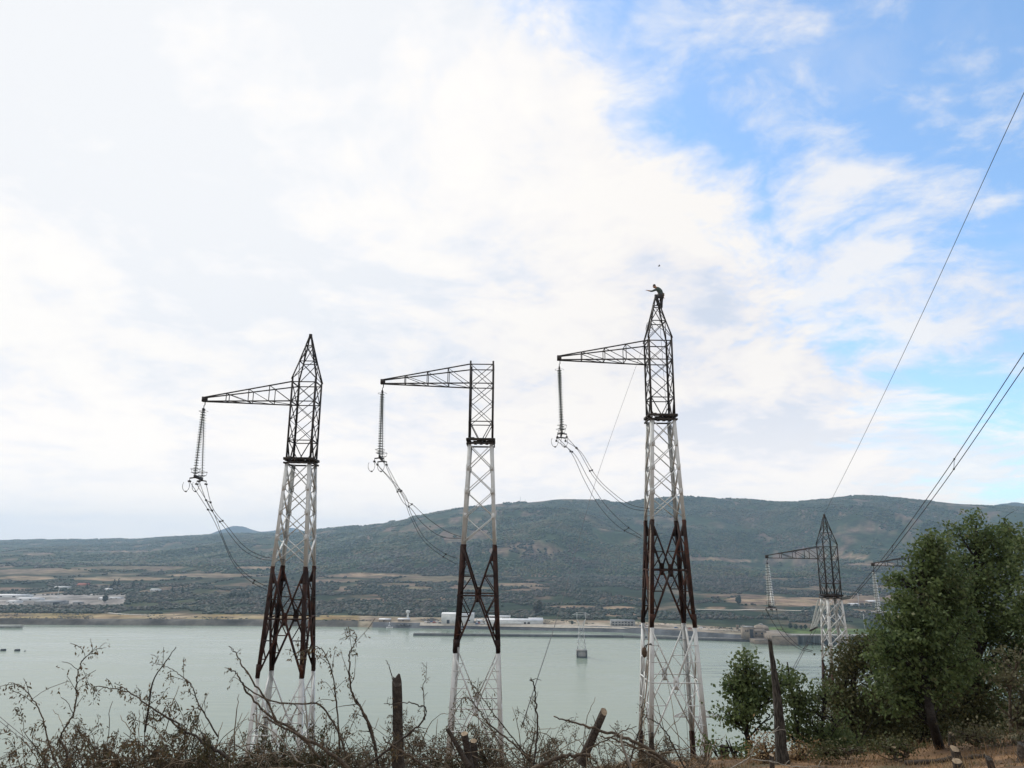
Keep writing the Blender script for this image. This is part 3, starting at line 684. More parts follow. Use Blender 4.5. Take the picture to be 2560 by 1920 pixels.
# ------------------------------------------------------------------ the lineman on the peak
def lineman():
    Dp = 48.9
    def q(u, v, dy=0.0): return P(u, v, Dp+dy)
    J = {}
    def j(n, u, v, dy, r): J[n] = (q(u, v, dy), r*1.22)
    j('hip', 1654.2, 739.0, 0, .165); j('waist', 1653.0, 731.8, 0, .160); j('chest', 1647.8, 724.6, 0, .185); j('neckb', 1642.3, 720.4, 0, .095); j('neck', 1639.8, 719.2, 0, .06)
    j('skull', 1636.6, 716.6, 0, .098); j('crown', 1634.6, 713.6, 0, .088); j('jaw', 1633.6, 718.6, 0, .055); j('nose', 1631.6, 716.9, 0, .02)
    j('shl', 1641.0, 723.6, -.17, .082); j('ell', 1629.5, 728.2, -.22, .055); j('wrl', 1620.5, 726.6, -.22, .036); j('pal', 1618.0, 725.9, -.22, .034)
    j('shr', 1646.8, 722.2, .18, .082); j('elr', 1654.5, 732.0, .27, .055); j('wrr', 1658.2, 741.5, .22, .037); j('par', 1659.4, 743.8, .22, .034)
    j('thr', 1653.4, 743.5, .11, .135); j('knr', 1653.4, 755.0, .12, .095); j('anr', 1654.6, 769.6, .12, .052); j('ftr', 1651.2, 771.9, .10, .042)
    j('thl', 1648.0, 742.0, -.11, .112); j('knl', 1639.6, 741.0, -.16, .095); j('anl', 1644.2, 760.4, -.10, .05); j('ftl', 1641.2, 762.6, -.10, .042)
    E = [('hip', 'waist'), ('waist', 'chest'), ('chest', 'neckb'), ('neckb', 'neck'), ('neck', 'skull'), ('skull', 'crown'), ('skull', 'jaw'), ('skull', 'nose'),
         ('chest', 'shl'), ('shl', 'ell'), ('ell', 'wrl'), ('wrl', 'pal'), ('chest', 'shr'), ('shr', 'elr'), ('elr', 'wrr'), ('wrr', 'par'),
         ('hip', 'thr'), ('thr', 'knr'), ('knr', 'anr'), ('anr', 'ftr'), ('hip', 'thl'), ('thl', 'knl'), ('knl', 'anl'), ('anl', 'ftl')]
    def fingers(palm, wrist, tag_):
        p, w = J[palm][0], J[wrist][0]; dr = (p-w)/np.linalg.norm(p-w)
        sd_ = np.cross(dr, [0, 0, 1.0]); sd_ /= np.linalg.norm(sd_); up = np.cross(sd_, dr)
        for k, (o_, L) in enumerate(((-.03, .075), (-.01, .088), (.011, .083), (.032, .066))):
            a = p + dr*.03 + sd_*o_; bq = a + dr*L*.55 - up*.006; cq = bq + dr*L*.45 - up*.02
            for nn, pt in (('a', a), ('b', bq), ('c', cq)): J[tag_+str(k)+nn] = (pt, .0095 if nn != 'c' else .008)
            E.extend([(palm, tag_+str(k)+'a'), (tag_+str(k)+'a', tag_+str(k)+'b'), (tag_+str(k)+'b', tag_+str(k)+'c')])
        a = p - dr*.015 + sd_*-.04; J[tag_+'t'] = (a + dr*.03 - up*.02, .010); J[tag_+'u'] = (a + dr*.06 - up*.03, .009)
        E.extend([(palm, tag_+'t'), (tag_+'t', tag_+'u')])
    fingers('pal', 'wrl', 'fl'); fingers('par', 'wrr', 'fr')
    names = list(J); idx = {n: i for i, n in enumerate(names)}; base = q(1650, 772)
    me = bpy.data.meshes.new('person'); me.from_pydata([tuple(J[n][0]-base) for n in names], [(idx[a], idx[b]) for a, b in E], []); me.update()
    ob = bpy.data.objects.new('tmp', me); COL.objects.link(ob)
    ob.modifiers.new('skin', 'SKIN').use_smooth_shade = True
    for i, n in enumerate(names):
        sv = me.skin_vertices[0].data[i]; sv.radius = (J[n][1], J[n][1]); sv.use_root = (n == 'hip')
    ob.modifiers.new('sub', 'SUBSURF').levels = 2
    bpy.context.view_layer.update()
    ev = ob.evaluated_get(bpy.context.evaluated_depsgraph_get()); nm = bpy.data.meshes.new_from_object(ev)
    bpy.data.objects.remove(ob)
    skin = mat('skin', (.33, .19, .13)); shirt = mat('green_work_jacket', (.062, .088, .078), (.042, .062, .055), 9, .9); trou = mat('dark_work_trousers', (.050, .050, .054), (.032, .032, .036), 9, .9)
    boot = mat('black_boots', (.02, .018, .016)); hair = mat('dark_hair', (.015, .012, .010))
    nm.materials.clear()
    for mm in (shirt, skin, trou, boot): nm.materials.append(mm)
    grp = {0: ('waist', 'chest', 'neckb', 'shl', 'ell', 'shr', 'elr'), 1: ('neck', 'skull', 'crown', 'jaw', 'nose', 'wrl', 'pal', 'wrr', 'par'), 2: ('hip', 'thr', 'knr', 'thl', 'knl'), 3: ('anr', 'ftr', 'anl', 'ftl')}
    kn = [(J[n][0]-base, g) for g, ns in grp.items() for n in ns] + [(J[n][0]-base, 1) for n in names if n[:2] in ('fl', 'fr') and n not in ('ftl', 'ftr')]
    kp = np.array([a for a, _ in kn]); kg = [g for _, g in kn]
    for p in nm.polygons: p.material_index = kg[int(np.argmin(((kp-np.array(p.center))**2).sum(1)))]
    root = link('person', nm); root.location = tuple(base)
    tag(root, 'man in green jacket and dark trousers stretching out one arm on the pylon peak', 'person')
    b = MB(); cq = J['crown'][0] + np.array([.03, 0, .012])
    th = np.linspace(0, 2*math.pi, 10, endpoint=False)
    b.lathe([(.012, .085), (.07, .066), (.104, .01), (.106, -.045), (.09, -.07)], cq, (-.15, 0, 1), 12); b.build('hair', hair, root, smooth=True, origin=base)
    b = MB(); cw = J['waist'][0]*.6 + J['hip'][0]*.4; ring(b, cw, .175, .025, tuple(J['waist'][0]-J['hip'][0]), 14)
    b.box(cw + (-.2, -.08, -.12), (.16, .14, .22), .3); b.box(cw + (.1, -.17, -.12), (.12, .1, .2), .2)
    b.build('tool_belt', mat('canvas_belt', (.16, .14, .11), (.08, .07, .06), 20, .9), root, origin=base)
    b = MB()
    for s in (-1, 1):
        e_ = J['skull'][0] + np.array([.0, s*.098, .0]); b.lathe([(.004, -.01), (.022, -.004), (.03, .012), (.012, .02)], e_, (0, s, 0), 8)
    b.build('ear', skin, root, smooth=True, origin=base)
    b = MB()
    for s in (-1, 1): b.lathe([(.002, -.012), (.011, 0), (.002, .012)], J['nose'][0] + np.array([.022, s*.032, .028]), (0, 0, 1), 6)
    b.build('eyes', hair, root, origin=base)
    return root
lineman()

# bird over the man
bc = P(1648, 665, 95); bd = thing('bird', 'small dark bird in the sky above the man on the pylon', 'bird', bc)
b = MB(); b.lathe([(.005, -.2), (.05, -.1), (.06, .03), (.035, .12), (.004, .19)], bc, (1, .2, .1), 7); b.build('body', M_black, bd, origin=bc)
for s in (-1, 1):
    b = MB(); b.plate([bc + (.08, s*.03, .02), bc + (.05, s*.24, .1), bc + (-.06, s*.42, .03), bc + (-.08, s*.2, .06), bc + (-.08, s*.03, .02)], (.1, .2*s, 1), .012); b.build('wing', M_black, bd, origin=bc)

# ------------------------------------------------------------------ things on the far bank
def far_hit(u, v):
    """where the line of sight (u, v) first meets the far land"""
    r = ray(u, v); D = np.concatenate([np.linspace(650, 2500, 1400), np.linspace(2505, 9000, 1400)])
    z = CAMZ + r[2]/r[1]*D; hz = far_height(np.full_like(D, r[0]/r[1]), D)
    k = np.argmax(hz >= z); return np.array([r[0]/r[1]*D[k], D[k], hz[k]])
M_wallw = mat('white_sheet_wall', (.62, .63, .62), (.52, .53, .52), .15, .7)
M_wallg = mat('grey_wall', (.30, .30, .29), (.22, .22, .21), .2, .8)
M_wallt = mat('sandstone_wall', (.25, .21, .165), (.16, .135, .108), .2, .9)
M_roofw = mat('pale_roof', (.66, .67, .68), (.55, .56, .57), .1, .6)
M_roofg = mat('grey_roof', (.26, .27, .28), (.18, .19, .2), .1, .8)
M_roofr = mat('red_roof', (.27, .10, .075), (.20, .08, .06), .2, .9)
M_dark = mat('dark_opening', (.03, .032, .036))
M_rock = mat('grey_rock', (.17, .17, .17), (.09, .09, .09), .3, .95)
class Frame:
    """a building's own frame: along its front, away from the viewer, up"""
    def __init__(s, u0, u1, vb, depth, zg=None, sink=.5):
        if zg is None: s.p = far_hit(u0, vb)
        else: s.p = W(u0, vb, zg)
        z = s.p[2]; q = W(u1, vb, z); r = ray(u1, vb)
        q = np.array([r[0]/r[1]*s.p[1], s.p[1], z])
        s.L = np.linalg.norm(q-s.p); s.ex = (q-s.p)/s.L; s.ey = np.array([-s.ex[1], s.ex[0], 0]); s.d = depth; s.m = s.L/(u1-u0); s.u0 = u0; s.vb = vb
    def pt(s, x, y, z): return s.p + s.ex*x + s.ey*y + np.array([0, 0, z])
    def block(s, b, x0, x1, y0, y1, z0, z1):
        b.add([s.pt(x, y, z) for z in (z0, z1) for x, y in ((x0, y0), (x1, y0), (x1, y1), (x0, y1))], BOXF)
def building(label, u0, u1, vb, vt, depth, wall=M_wallw, roof=M_roofw, gable=.12, windows=(), doors=(), name='shed', cat='building', group=None, zg=None):
    f = Frame(u0, u1, vb, depth, zg); H = (vb-vt)*f.m*1.02; hw_ = H*(1-gable)
    root = thing(name, label, cat, f.p, group)
    b = MB(); f.block(b, 0, f.L, 0, depth, -2.0, hw_); b.build('wall', wall, root, origin=root.location)
    b = MB(); o = .35
    b.add([f.pt(-o, -o, hw_), f.pt(f.L+o, -o, hw_), f.pt(f.L+o, depth+o, hw_), f.pt(-o, depth+o, hw_), f.pt(-o, depth*.5, H+.02), f.pt(f.L+o, depth*.5, H+.02), f.pt(-o, -o, hw_+.4), f.pt(f.L+o, -o, hw_+.4), f.pt(f.L+o, depth+o, hw_+.4), f.pt(-o, depth+o, hw_+.4)],
          [np.array([(0, 1, 7, 6), (6, 7, 5, 4), (5, 8, 9, 4), (2, 3, 9, 8), (0, 3, 2, 1)]), np.array([(0, 6, 4), (0, 4, 3), (3, 4, 9), (1, 5, 7), (1, 2, 5), (2, 8, 5)])])
    b.build('roof', roof, root, origin=root.location)
    for (a0, a1, z0, z1) in windows:
        b = MB(); f.block(b, f.L*a0, f.L*a1, -.06, .2, H*z0, H*z1); b.build('window', M_dark, root, origin=root.location)
    for (a0, a1, z1) in doors:
        b = MB(); f.block(b, f.L*a0, f.L*a1, -.07, .2, 0, H*z1); b.build('door', M_dark, root, origin=root.location)
    return root, f
building('big white warehouse with a dark door behind the flat topped pylon', 1103, 1183, 1560, 1535, 28, doors=((.17, .26, .38),), windows=((.6, .64, .3, .42), (.85, .9, .28, .4)), name='warehouse')
building('long low white shed on the quay with two dark windows', 1212, 1358, 1562.5, 1549, 22, gable=.25, windows=((.67, .71, .2, .5), (.73, .775, .2, .5)), name='warehouse')
building('white office block with a window strip behind the long shed', 1222, 1276, 1550, 1541, 12, gable=.1, windows=((.05, .45, .3, .62), (.62, .95, .3, .62)), name='office_block')
building('short white roofed hut behind the right end of the long shed', 1322, 1357, 1551, 1545.5, 10, gable=.3, windows=((.2, .4, .25, .55),), name='hut')
building('low pale hut on the sandy shore, left of a second like it', 947, 975, 1554.5, 1547, 10, wall=M_wallt, gable=.35, doors=((.4, .5, .5),), name='hut')
building('low pale hut on the sandy shore beside the small white tower', 994, 1023, 1553.5, 1546.5, 10, wall=M_wallt, gable=.35, doors=((.4, .5, .5),), name='hut')
building('grey two storey quay building with rows of windows behind the boats', 1528, 1588, 1565.5, 1552, 12, wall=M_wallg, roof=M_roofg, gable=.06, windows=[(x, x+.08, z, z+.2) for x in (.05, .18, .31, .44, .57, .7, .83) for z in (.14, .56)], name='quay_building')
building('lone small white hut at the right end of the car park', 1190, 1206, 1558, 1550, 8, gable=.3, windows=((.3, .6, .3, .6),), name='hut')
for lab, a in (('pale long roofed factory hall at the left edge of the photo', (-14, 60, 1495, 1486.5, 26)), ('white roofed hall in the middle of the left industrial yard', (40, 94, 1501.5, 1495, 20)),
               ('small pale shed at the front left of the industrial yard', (15, 42, 1508.5, 1502.5, 16)), ('grey hall with one dark open end in the left industrial yard', (85, 150, 1512.5, 1502.5, 24)),
               ('small pale block between the grey hall and the trees', (181, 200, 1511, 1505, 12)), ('bright white roof beside the dark tree, right end of the yard', (246, 262, 1500, 1494, 12)), ('low white roofed shed at the far right of the industrial yard', (272, 300, 1497.5, 1493, 12)),
               ('narrow white roofed building above the left woods', (135, 171, 1471.5, 1466.5, 12)), ('white roofed house among trees above the right end of the yard', (375, 396, 1478, 1472.5, 12)), ('small house with pale gable among the left woods', (261, 273, 1477, 1471.5, 12))):
    g = 'grey' in lab
    building(lab, *a, wall=M_wallg if g else M_wallw, roof=M_roofg if g else M_roofw, gable=.3, doors=((.72, .97, .62),) if g else (), windows=() if g else ((.15, .25, .25, .55), (.6, .7, .25, .55)), name='hall' if a[1]-a[0] > 40 else 'shed')
building('red roofed building standing among the left woods', 191, 217, 1466.5, 1458.5, 14, wall=M_wallt, roof=M_roofr, gable=.6, windows=((.2, .3, .1, .3),), name='house')
building('low white farm building right of the smaller far pylon', 2128, 2149, 1514, 1509, 14, gable=.4, windows=((.2, .3, .2, .5),), name='farm_building')
building('pale farm building just left of the hanging pale disc strings', 2172, 2196, 1508, 1501.5, 14, wall=M_wallt, gable=.4, windows=((.2, .3, .2, .5),), name='farm_building')
# little white tower, yard mast
c = far_hit(1019, 1552); t0 = thing('lookout_tower', 'small white tower with a wider cabin beside the shore huts', 'tower', c)
b = MB(); b.lathe([(1.6, -1), (1.4, 9), (1.4, 10.5)], c, (0, 0, 1), 8); b.build('shaft', M_wallw, t0, origin=c)
b = MB(); b.lathe([(1.4, 10), (3.0, 11), (3.0, 13.4), (.1, 14.4)], c, (0, 0, 1), 8); b.build('cabin', M_wallw, t0, origin=c)
c = far_hit(143, 1494); b = MB(); b.bar(c - (0, 0, 1), c + (1.5, 0, 15), .5); b.bar(c + (1.5, 0, 15), c + (2.2, 0, 19), .3); b.box(c + (0, 0, .6), (5, 3, 1.4))
tag(b.build('crane', M_wallw), 'thin white leaning crane mast in the left industrial yard', 'crane')
for (u, h_, lab) in ((1301, 34, 'taller radio mast on the ridge left of the manned pylon'), (1313, 16, 'shorter radio mast beside the tall one on the ridge')):
    c = P(u, np.interp(u, crest_u, crest_v), np.interp(u, UU, crest_D)); c[2] -= 3
    b = MB(); b.tube([c, c + (0, 0, h_)], [.9, .5], 4); b.bar(c + (-2, 0, h_*.7), c + (2, 0, h_*.7), .6); b.bar(c + (-1.4, 0, h_*.85), c + (1.4, 0, h_*.85), .5)
    tag(b.build('radio_mast', M_gal), lab, 'mast', 'radio masts on the ridge')
# parked cars beside the warehouse, and rock heaps
paints = [mat('car_paint_'+n, c_, rough=.35, spec=.5) for n, c_ in (('white', (.6, .6, .6)), ('grey', (.2, .2, .21)), ('blue', (.06, .1, .2)), ('red', (.25, .05, .04)))]
rg = random.Random(5)
spots = [(1064+7*k + rg.uniform(-1, 1), 1556 + (k % 2)*2.2) for k in range(6)] + [(1192+6.5*k, 1561 - (k % 2)*1.5) for k in range(4)] + [(1602+9*k, 1566.5) for k in range(4)] + [(1690, 1571), (1725, 1574), (1752, 1571)]
for k, (u, v) in enumerate(spots):
    c = far_hit(u, v); b = MB(); L = rg.uniform(4.2, 6)
    b.box(c + (0, 0, .75), (L, 1.9, .8)); b.box(c + (-.2, 0, 1.45), (L*.55, 1.7, .7))
    for w_ in (-.3, .3):
        for s in (-.8, .8): b.lathe([(.01, -.1), (.36, -.1), (.36, .1), (.01, .1)], c + (L*w_, s, .36), (0, 1, 0), 8)
    lab = 'tiny car parked between the rock heap and the warehouse' if k < 6 else 'tiny car parked in the yard between the warehouse and the long shed' if k < 10 else 'tiny car parked near the grey quay building'
    if k >= 14: lab = ('tiny car on the quay road behind the manned pylon, leftmost of three', 'tiny car on the quay road behind the manned pylon, middle of three', 'tiny car on the quay road, rightmost of three')[k-14]
    tag(b.build('parked_car', paints[k % 4]), lab, 'car', 'cars parked on the far quay')
def heap(name, label, u, v, rx, rz, mt, seed, cat='rocks'):
    c = far_hit(u, v); r_ = np.random.default_rng(seed); b = MB()
    for k in range(60):
        a, q = r_.uniform(0, 6.28), r_.uniform(0, 1)**.5; s = r_.uniform(.8, 2.0)
        b.box(c + (q*rx*math.cos(a), q*rx*.5*math.sin(a), rz*(1-q)*r_.uniform(.3, 1)), (s, s*.8, s*.7), r_.uniform(0, 3))
    tag(b.build(name, mt), label, cat)
heap('rock_heap', 'grey heap of rocks left of the big white warehouse', 1080, 1552, 16, 4, M_rock, 1)
heap('rock_heap', 'small dark rock heap on the embankment by the shore huts', 1010, 1564, 10, 3, M_rock, 2)
heap('rubble_heap', 'rubble and crates between the warehouse and the long shed', 1200, 1555, 9, 3, M_wallg, 3)

# breakwater, lock walls and the dam
def wall_strip(b, a, c, th, z0, z1):
    a, c = np.asarray(a, float), np.asarray(c, float); d_ = (c-a)/np.linalg.norm(c-a); n_ = np.array([-d_[1], d_[0], 0])*th
    v = [a, c, c+n_, a+n_]; b.add([p*[1, 1, 0] + (0, 0, z) for z in (z0, z1) for p in v], BOXF)
M_quay = mat('dark_quay_stone', (.085, .09, .09), (.055, .06, .06), .15, .9)
b = MB(); wall_strip(b, W(1033, 1589), W(1560, 1594.5), 8, -3, 2.3); wall_strip(b, W(1560, 1594.5), W(1895, 1606), 8, -3, 2.3)
bw = b.build('breakwater', M_quay); tag(bw, 'long low dark breakwater wall running across the water to the lock', 'breakwater')
b = MB(); wall_strip(b, W(1640, 1595.9)+(0, 2, 0), W(1893, 1605)+(0, 2, 0), 4, 2.304, 2.8); b.build('coping', M_conc, bw)
f = Frame(1887, 1990, 1610.5, 60, 0)
lk = thing('lock_wall', 'pale stone lock wall and pier at the left end of the dam', 'lock', f.p)
b = MB(); f.block(b, 0, f.L*.42, 0, 40, -3, 4.4); f.block(b, f.L*.40, f.L, -6, 60, -3, 9.7); b.build('wall', M_wallt, lk, origin=lk.location)
b = MB(); f.block(b, f.L*.39, f.L*1.01, -6.6, -5.6, 9.71, 10.4); f.block(b, 0, f.L*.395, -.5, .6, 4.41, 4.9); b.build('parapet', M_conc, lk, origin=lk.location)
building('square stone lock tower with a dark opening beside the lock wall', 1862, 1887, 1598, 1569, 14, wall=M_wallt, roof=M_conc, gable=.05, doors=((.55, .9, .8),), windows=((.1, .2, .6, .75), (.3, .4, .6, .75)), name='lock_tower', zg=3)
building('low stone lock house in front of the lawn', 1884, 1916, 1590, 1576, 16, wall=M_wallt, roof=M_wallt, gable=.2, windows=((.15, .3, .3, .6), (.6, .75, .3, .6)), name='lock_house', zg=6)
c = W(1903, 1574, 10); dm = thing('domed_hall', 'pale domed stone hall above the lock', 'building', c)
b = MB(); b.lathe([(9, -8), (9, 2)], c, (0, 0, 1), 16); b.build('wall', M_wallt, dm, origin=c)
b = MB(); b.lathe([(9.6, 2), (8, 4.2), (5, 5.6), (.1, 6.2)], c, (0, 0, 1), 16); b.build('roof', M_wallt, dm, origin=c)
b = MB(); b.lathe([(2.6, 5.2), (2.6, 6.8), (.1, 7.6)], c, (0, 0, 1), 10); b.build('lantern', M_conc, dm, origin=c)
for (u, lab) in ((1844, 'left of two small stone gate posts on the quay road'), (1859, 'right of two small stone gate posts on the quay road')):
    c = far_hit(u, 1573); b = MB(); b.box(c + (0, 0, 2), (2.6, 2.6, 5)); b.box(c + (0, 0, 4.8), (3.2, 3.2, .6)); tag(b.build('gate_post', M_wallt), lab, 'gate post')
f = Frame(1985, 2560, 1611.5, 22, 0)
dmn = thing('dam', 'long dark concrete dam with piers on the right of the river', 'dam', f.p)
M_dam = mat('stained_dam_concrete', (.11, .125, .125), (.055, .07, .07), .2, .9, stretch=(1, 1, .25))
b = MB(); f.block(b, 0, f.L, 2, 18, -3, 9.6); b.build('wall', M_dam, dmn, origin=dmn.location)
b = MB(); f.block(b, 0, f.L, -1.2, 1.2, 9.61, 11); f.block(b, 0, f.L, 1.21, 17, 9.61, 10.2); b.build('deck', M_conc, dmn, origin=dmn.location)
x = 4.0
while x < f.L-2:
    b = MB(); f.block(b, x, x+1.6, -.8, 1.99, -3, 9.6); b.build('pier', M_dam, dmn, origin=dmn.location); x += 6.2

# boats
M_hullw = mat('white_hull', (.62, .63, .63), (.5, .51, .51), .4, .5); M_hulld = mat('dark_hull', (.05, .055, .06))
def boat(label, u0, u1, v, H, cabins, hull=M_hullw, name='boat', beam=4.5, cat='boat', group='boats moored at the quay'):
    a, c = W(u0, v), W(u1, v); c[1] = a[1]; L = c[0]-a[0]; root = thing(name, label, cat, a, group)
    b = MB(); n = 9; ring_ = []
    for i in range(n):
        s = i/(n-1); w = beam/2*(1-(abs(s-.4)/.6)**3*.92 if s > .4 else 1-((.4-s)/.4)**4*.3); rise = H*(.25*max(0, s-.6)/.4)
        ring_.append([(a[0]+s*L, a[1]+2-w, H+rise), (a[0]+s*L, a[1]+2+w, H+rise), (a[0]+s*L*.96+.02*L, a[1]+2+w*.7, -.5), (a[0]+s*L*.96+.02*L, a[1]+2-w*.7, -.5)])
    v_ = np.array(ring_).reshape(-1, 3); i = np.arange(n-1)[:, None]*4; j = np.arange(4)[None]; k = (j+1) % 4
    b.add(v_, [np.stack([i+j, i+k, i+k+4, i+j+4], -1).reshape(-1, 4), np.array([[0, 1, 2, 3]]), np.array([[3, 2, 1, 0]]) + (n-1)*4]); b.build('hull', hull, root, origin=a)
    for (s0, s1, z0, z1) in cabins:
        cb = MB(); cb.box((a[0]+L*(s0+s1)/2, a[1]+2, (z0+z1)/2), (L*(s1-s0), beam*.6, z1-z0)); co = cb.build('cabin', M_wallw, root, origin=a)
        wb = MB(); wb.box((a[0]+L*(s0+s1)/2, a[1]+2, z0+(z1-z0)*.62), (L*(s1-s0)*.9, beam*.6+.1, (z1-z0)*.28)); wb.build('window', M_dark, co, origin=a)
    return root
boat('small white boat nearest the river pylon, leftmost at the quay', 1447, 1480, 1577, 1.3, ((.25, .6, 1.3, 3.4), (.35, .5, 3.41, 4.6)))
boat('white cabin boat, second from the left at the quay', 1484, 1508, 1578, 1.8, ((.3, .75, 1.8, 4.0), (.42, .6, 4.01, 5.4)))
boat('long flat barge in front of the grey quay building', 1528, 1568, 1579.5, 1.4, ((.05, .12, 1.4, 2.4),), M_hulld, name='barge', cat='barge')
boat('white tugboat with a tall wheelhouse behind the long barge', 1562, 1596, 1580, 1.6, ((.2, .7, 1.6, 3.8), (.32, .55, 3.81, 6.0)), name='tugboat')
boat('low white boat between the legs of the manned pylon', 1608, 1642, 1582.5, 1.3, ((.3, .55, 1.3, 3.0),))
boat('small work boat at the foot of the shore embankment by the huts', 965, 982, 1570.5, 1.2, ((.3, .6, 1.2, 3.2), (.4, .46, 3.2, 7.5)))
boat('long pale barge cut by the left edge of the photo', -70, 62, 1569, 3.0, ((.05, .2, 3.0, 6),), mat('pale_barge_hull', (.36, .37, .34), (.25, .26, .24), .3, .7), name='barge', beam=9, cat='barge', group=None)
for (u, v, w, lab) in ((8, 1627, 5.5, 'dark floating drum at the left edge of the river'), (43, 1627.5, 5.5, 'dark tilted float, second from the left edge')):
    c = W(u, v); ro = thing('float', lab, 'float', c, 'dark floats on the river'); b = MB(); b.lathe([(.1, -w*.45), (1.2, -w*.43), (1.3, 0), (1.2, w*.43), (.1, w*.45)], c + (0, 0, .7), (1, .1, .06 if u > 20 else 0), 10); b.build('drum', M_hulld, ro, origin=c)
    b = MB(); b.box(c + (0, 0, 1.75), (w*.8, 1.2, .3)); b.build('deck', M_fit, ro, origin=c)
c = W(62, 1628.5); b = MB(); b.lathe([(.1, -.4), (.8, -.2), (.7, .5), (.15, .9), (.12, 1.8), (.02, 1.9)], c, (.3, 0, 1), 8); tag(b.build('buoy', M_fit), 'tiny buoy right of the two dark floats', 'buoy')
# pylon standing in the river on a concrete pier
c = W(1455, 1644); rp = thing('river_pylon', 'grey lattice pylon standing in the river on a concrete pier', 'pylon', c)
b = MB(); b.box(c + (0, 4, 1.5), (10.2, 8, 9.0)); b.box(c + (0, 4, 6.4), (10.9, 8.8, .8)); b.build('pier', M_conc, rp, origin=c)
b = MB(); b.box(c + (-4.9, -.3, 1.8), (.9, .8, 8.4)); b.box(c + (4.9, -.3, 1.8), (.9, .8, 8.4)); b.box(c + (0, -.2, .4), (10.8, .6, 1.2)); b.build('fender', M_hulld, rp, origin=c)
b = MB(); zs = [6.8, 13, 19, 24.5, 30]
def rw(z): return np.interp(z, [6.8, 30], [3.9, 2.2])
for z0, z1 in zip(zs[:-1], zs[1:]):
    for fx, fy in ((-1, -1), (1, -1), (1, 1), (-1, 1)):
        b.bar(c + (fx*rw(z0), 4+fy*rw(z0), z0), c + (fx*rw(z1), 4+fy*rw(z1), z1), .34)
        gx_, gy_ = -fy, fx
        b.bar(c + (fx*rw(z0), 4+fy*rw(z0), z0), c + (gx_*rw(z1), 4+gy_*rw(z1), z1), .17); b.bar(c + (fx*rw(z1), 4+fy*rw(z1), z1), c + (gx_*rw(z0), 4+gy_*rw(z0), z0), .17); b.bar(c + (fx*rw(z1), 4+fy*rw(z1), z1), c + (gx_*rw(z1), 4+gy_*rw(z1), z1), .17)
b.build('lattice_shaft', M_gal, rp, origin=c)
b = MB()
for fy in (-1, 1):
    for s in (-1, 1):
        b.bar(c + (s*2.2, 4+fy*1.6, 30), c + (s*4.4, 4+fy*1.0, 37), .3); b.bar(c + (s*.2, 4+fy*1.6, 30), c + (s*4.4, 4+fy*1.0, 37), .16); b.bar(c + (s*4.4, 4+fy, 37), c + (s*4.9, 4+fy*.5, 43.5), .26); b.bar(c + (s*4.4, 4+fy, 37), c + (s*3.6, 4+fy*.5, 43), .18)
    b.bar(c + (-2.2, 4+fy*1.6, 30), c + (2.2, 4+fy*1.6, 30), .26); b.bar(c + (-9, 4+fy*.6, 41), c + (9, 4+fy*.6, 41), .24); b.bar(c + (-9, 4+fy*.6, 41), c + (-4.4, 4+fy*.6, 43), .18); b.bar(c + (9, 4+fy*.6, 41), c + (4.4, 4+fy*.6, 43), .18); b.bar(c + (-5, 4+fy*.6, 43), c + (5, 4+fy*.6, 43), .24)
b.build('portal_head', M_gal, rp, origin=c)
# small flat armed pylon down the slope behind the manned pylon
c = np.array([P(1742, 1790, 112)[0], 112, 0]); c[2] = float(hill_z(c[0], 112)); zt = P(1742, 1792, 112)[2]-c[2]
sp_ = thing('small_pylon', 'thin lattice pylon with flat wide arms low behind the manned pylon', 'pylon', c)
b = MB()
for fx, fy in ((-1, -1), (1, -1), (1, 1), (-1, 1)):
    b.bar(c + (fx*1.3, fy*1.3, -1), c + (fx*.5, fy*.5, zt+1.2), .13)
    for k in range(8):
        z0, z1 = zt*k/8, zt*(k+1)/8; w0, w1 = 1.3-.8*k/8, 1.3-.8*(k+1)/8
        b.bar(c + (fx*w0, fy*w0, z0), c + (-fy*w1, fx*w1, z1), .07); b.bar(c + (fx*w1, fy*w1, z1), c + (-fy*w0, fx*w0, z0), .07)
b.build('lattice_shaft', M_gal, sp_, origin=c)
b = MB()
for s in (-1, 1):
    for fy in (-.45, .45):
        b.bar(c + (0, fy, zt), c + (s*3.35, fy*.3, zt), .1); b.bar(c + (s*.5, fy, zt+1.2), c + (s*3.3, fy*.3, zt+.05), .08)
        for k in range(4): b.bar(c + (s*(.5+.7*k), fy, zt), c + (s*(.85+.7*k), fy, zt+1.0-.3*k), .05); b.bar(c + (s*(.85+.7*k), fy, zt+1.0-.3*k), c + (s*(1.2+.7*k), fy, zt), .05)
    b.tube([c + (s*3.35, 0, zt), c + (s*3.3, 0, zt-1.1)], .06)
b.build('crossarm', M_gal, sp_, origin=c)
# two slim poles in the woods right of the far pylon
for (u, v0, v1, lab) in ((2148, 1521, 1487, 'slim grey pole among the woods right of the smaller far pylon'), (2162, 1574, 1538, 'slim grey pole on the lawn right of the smaller far pylon')):
    c = far_hit(u, v0); hh = (v0-v1)/F*c[1]; b = MB(); b.tube([c, c + (0, 0, hh)], [.5, .3], 5); b.bar(c + (-2, 0, hh*.9), c + (2, 0, hh*.9), .35); tag(b.build('utility_pole', M_gal), lab, 'pole')
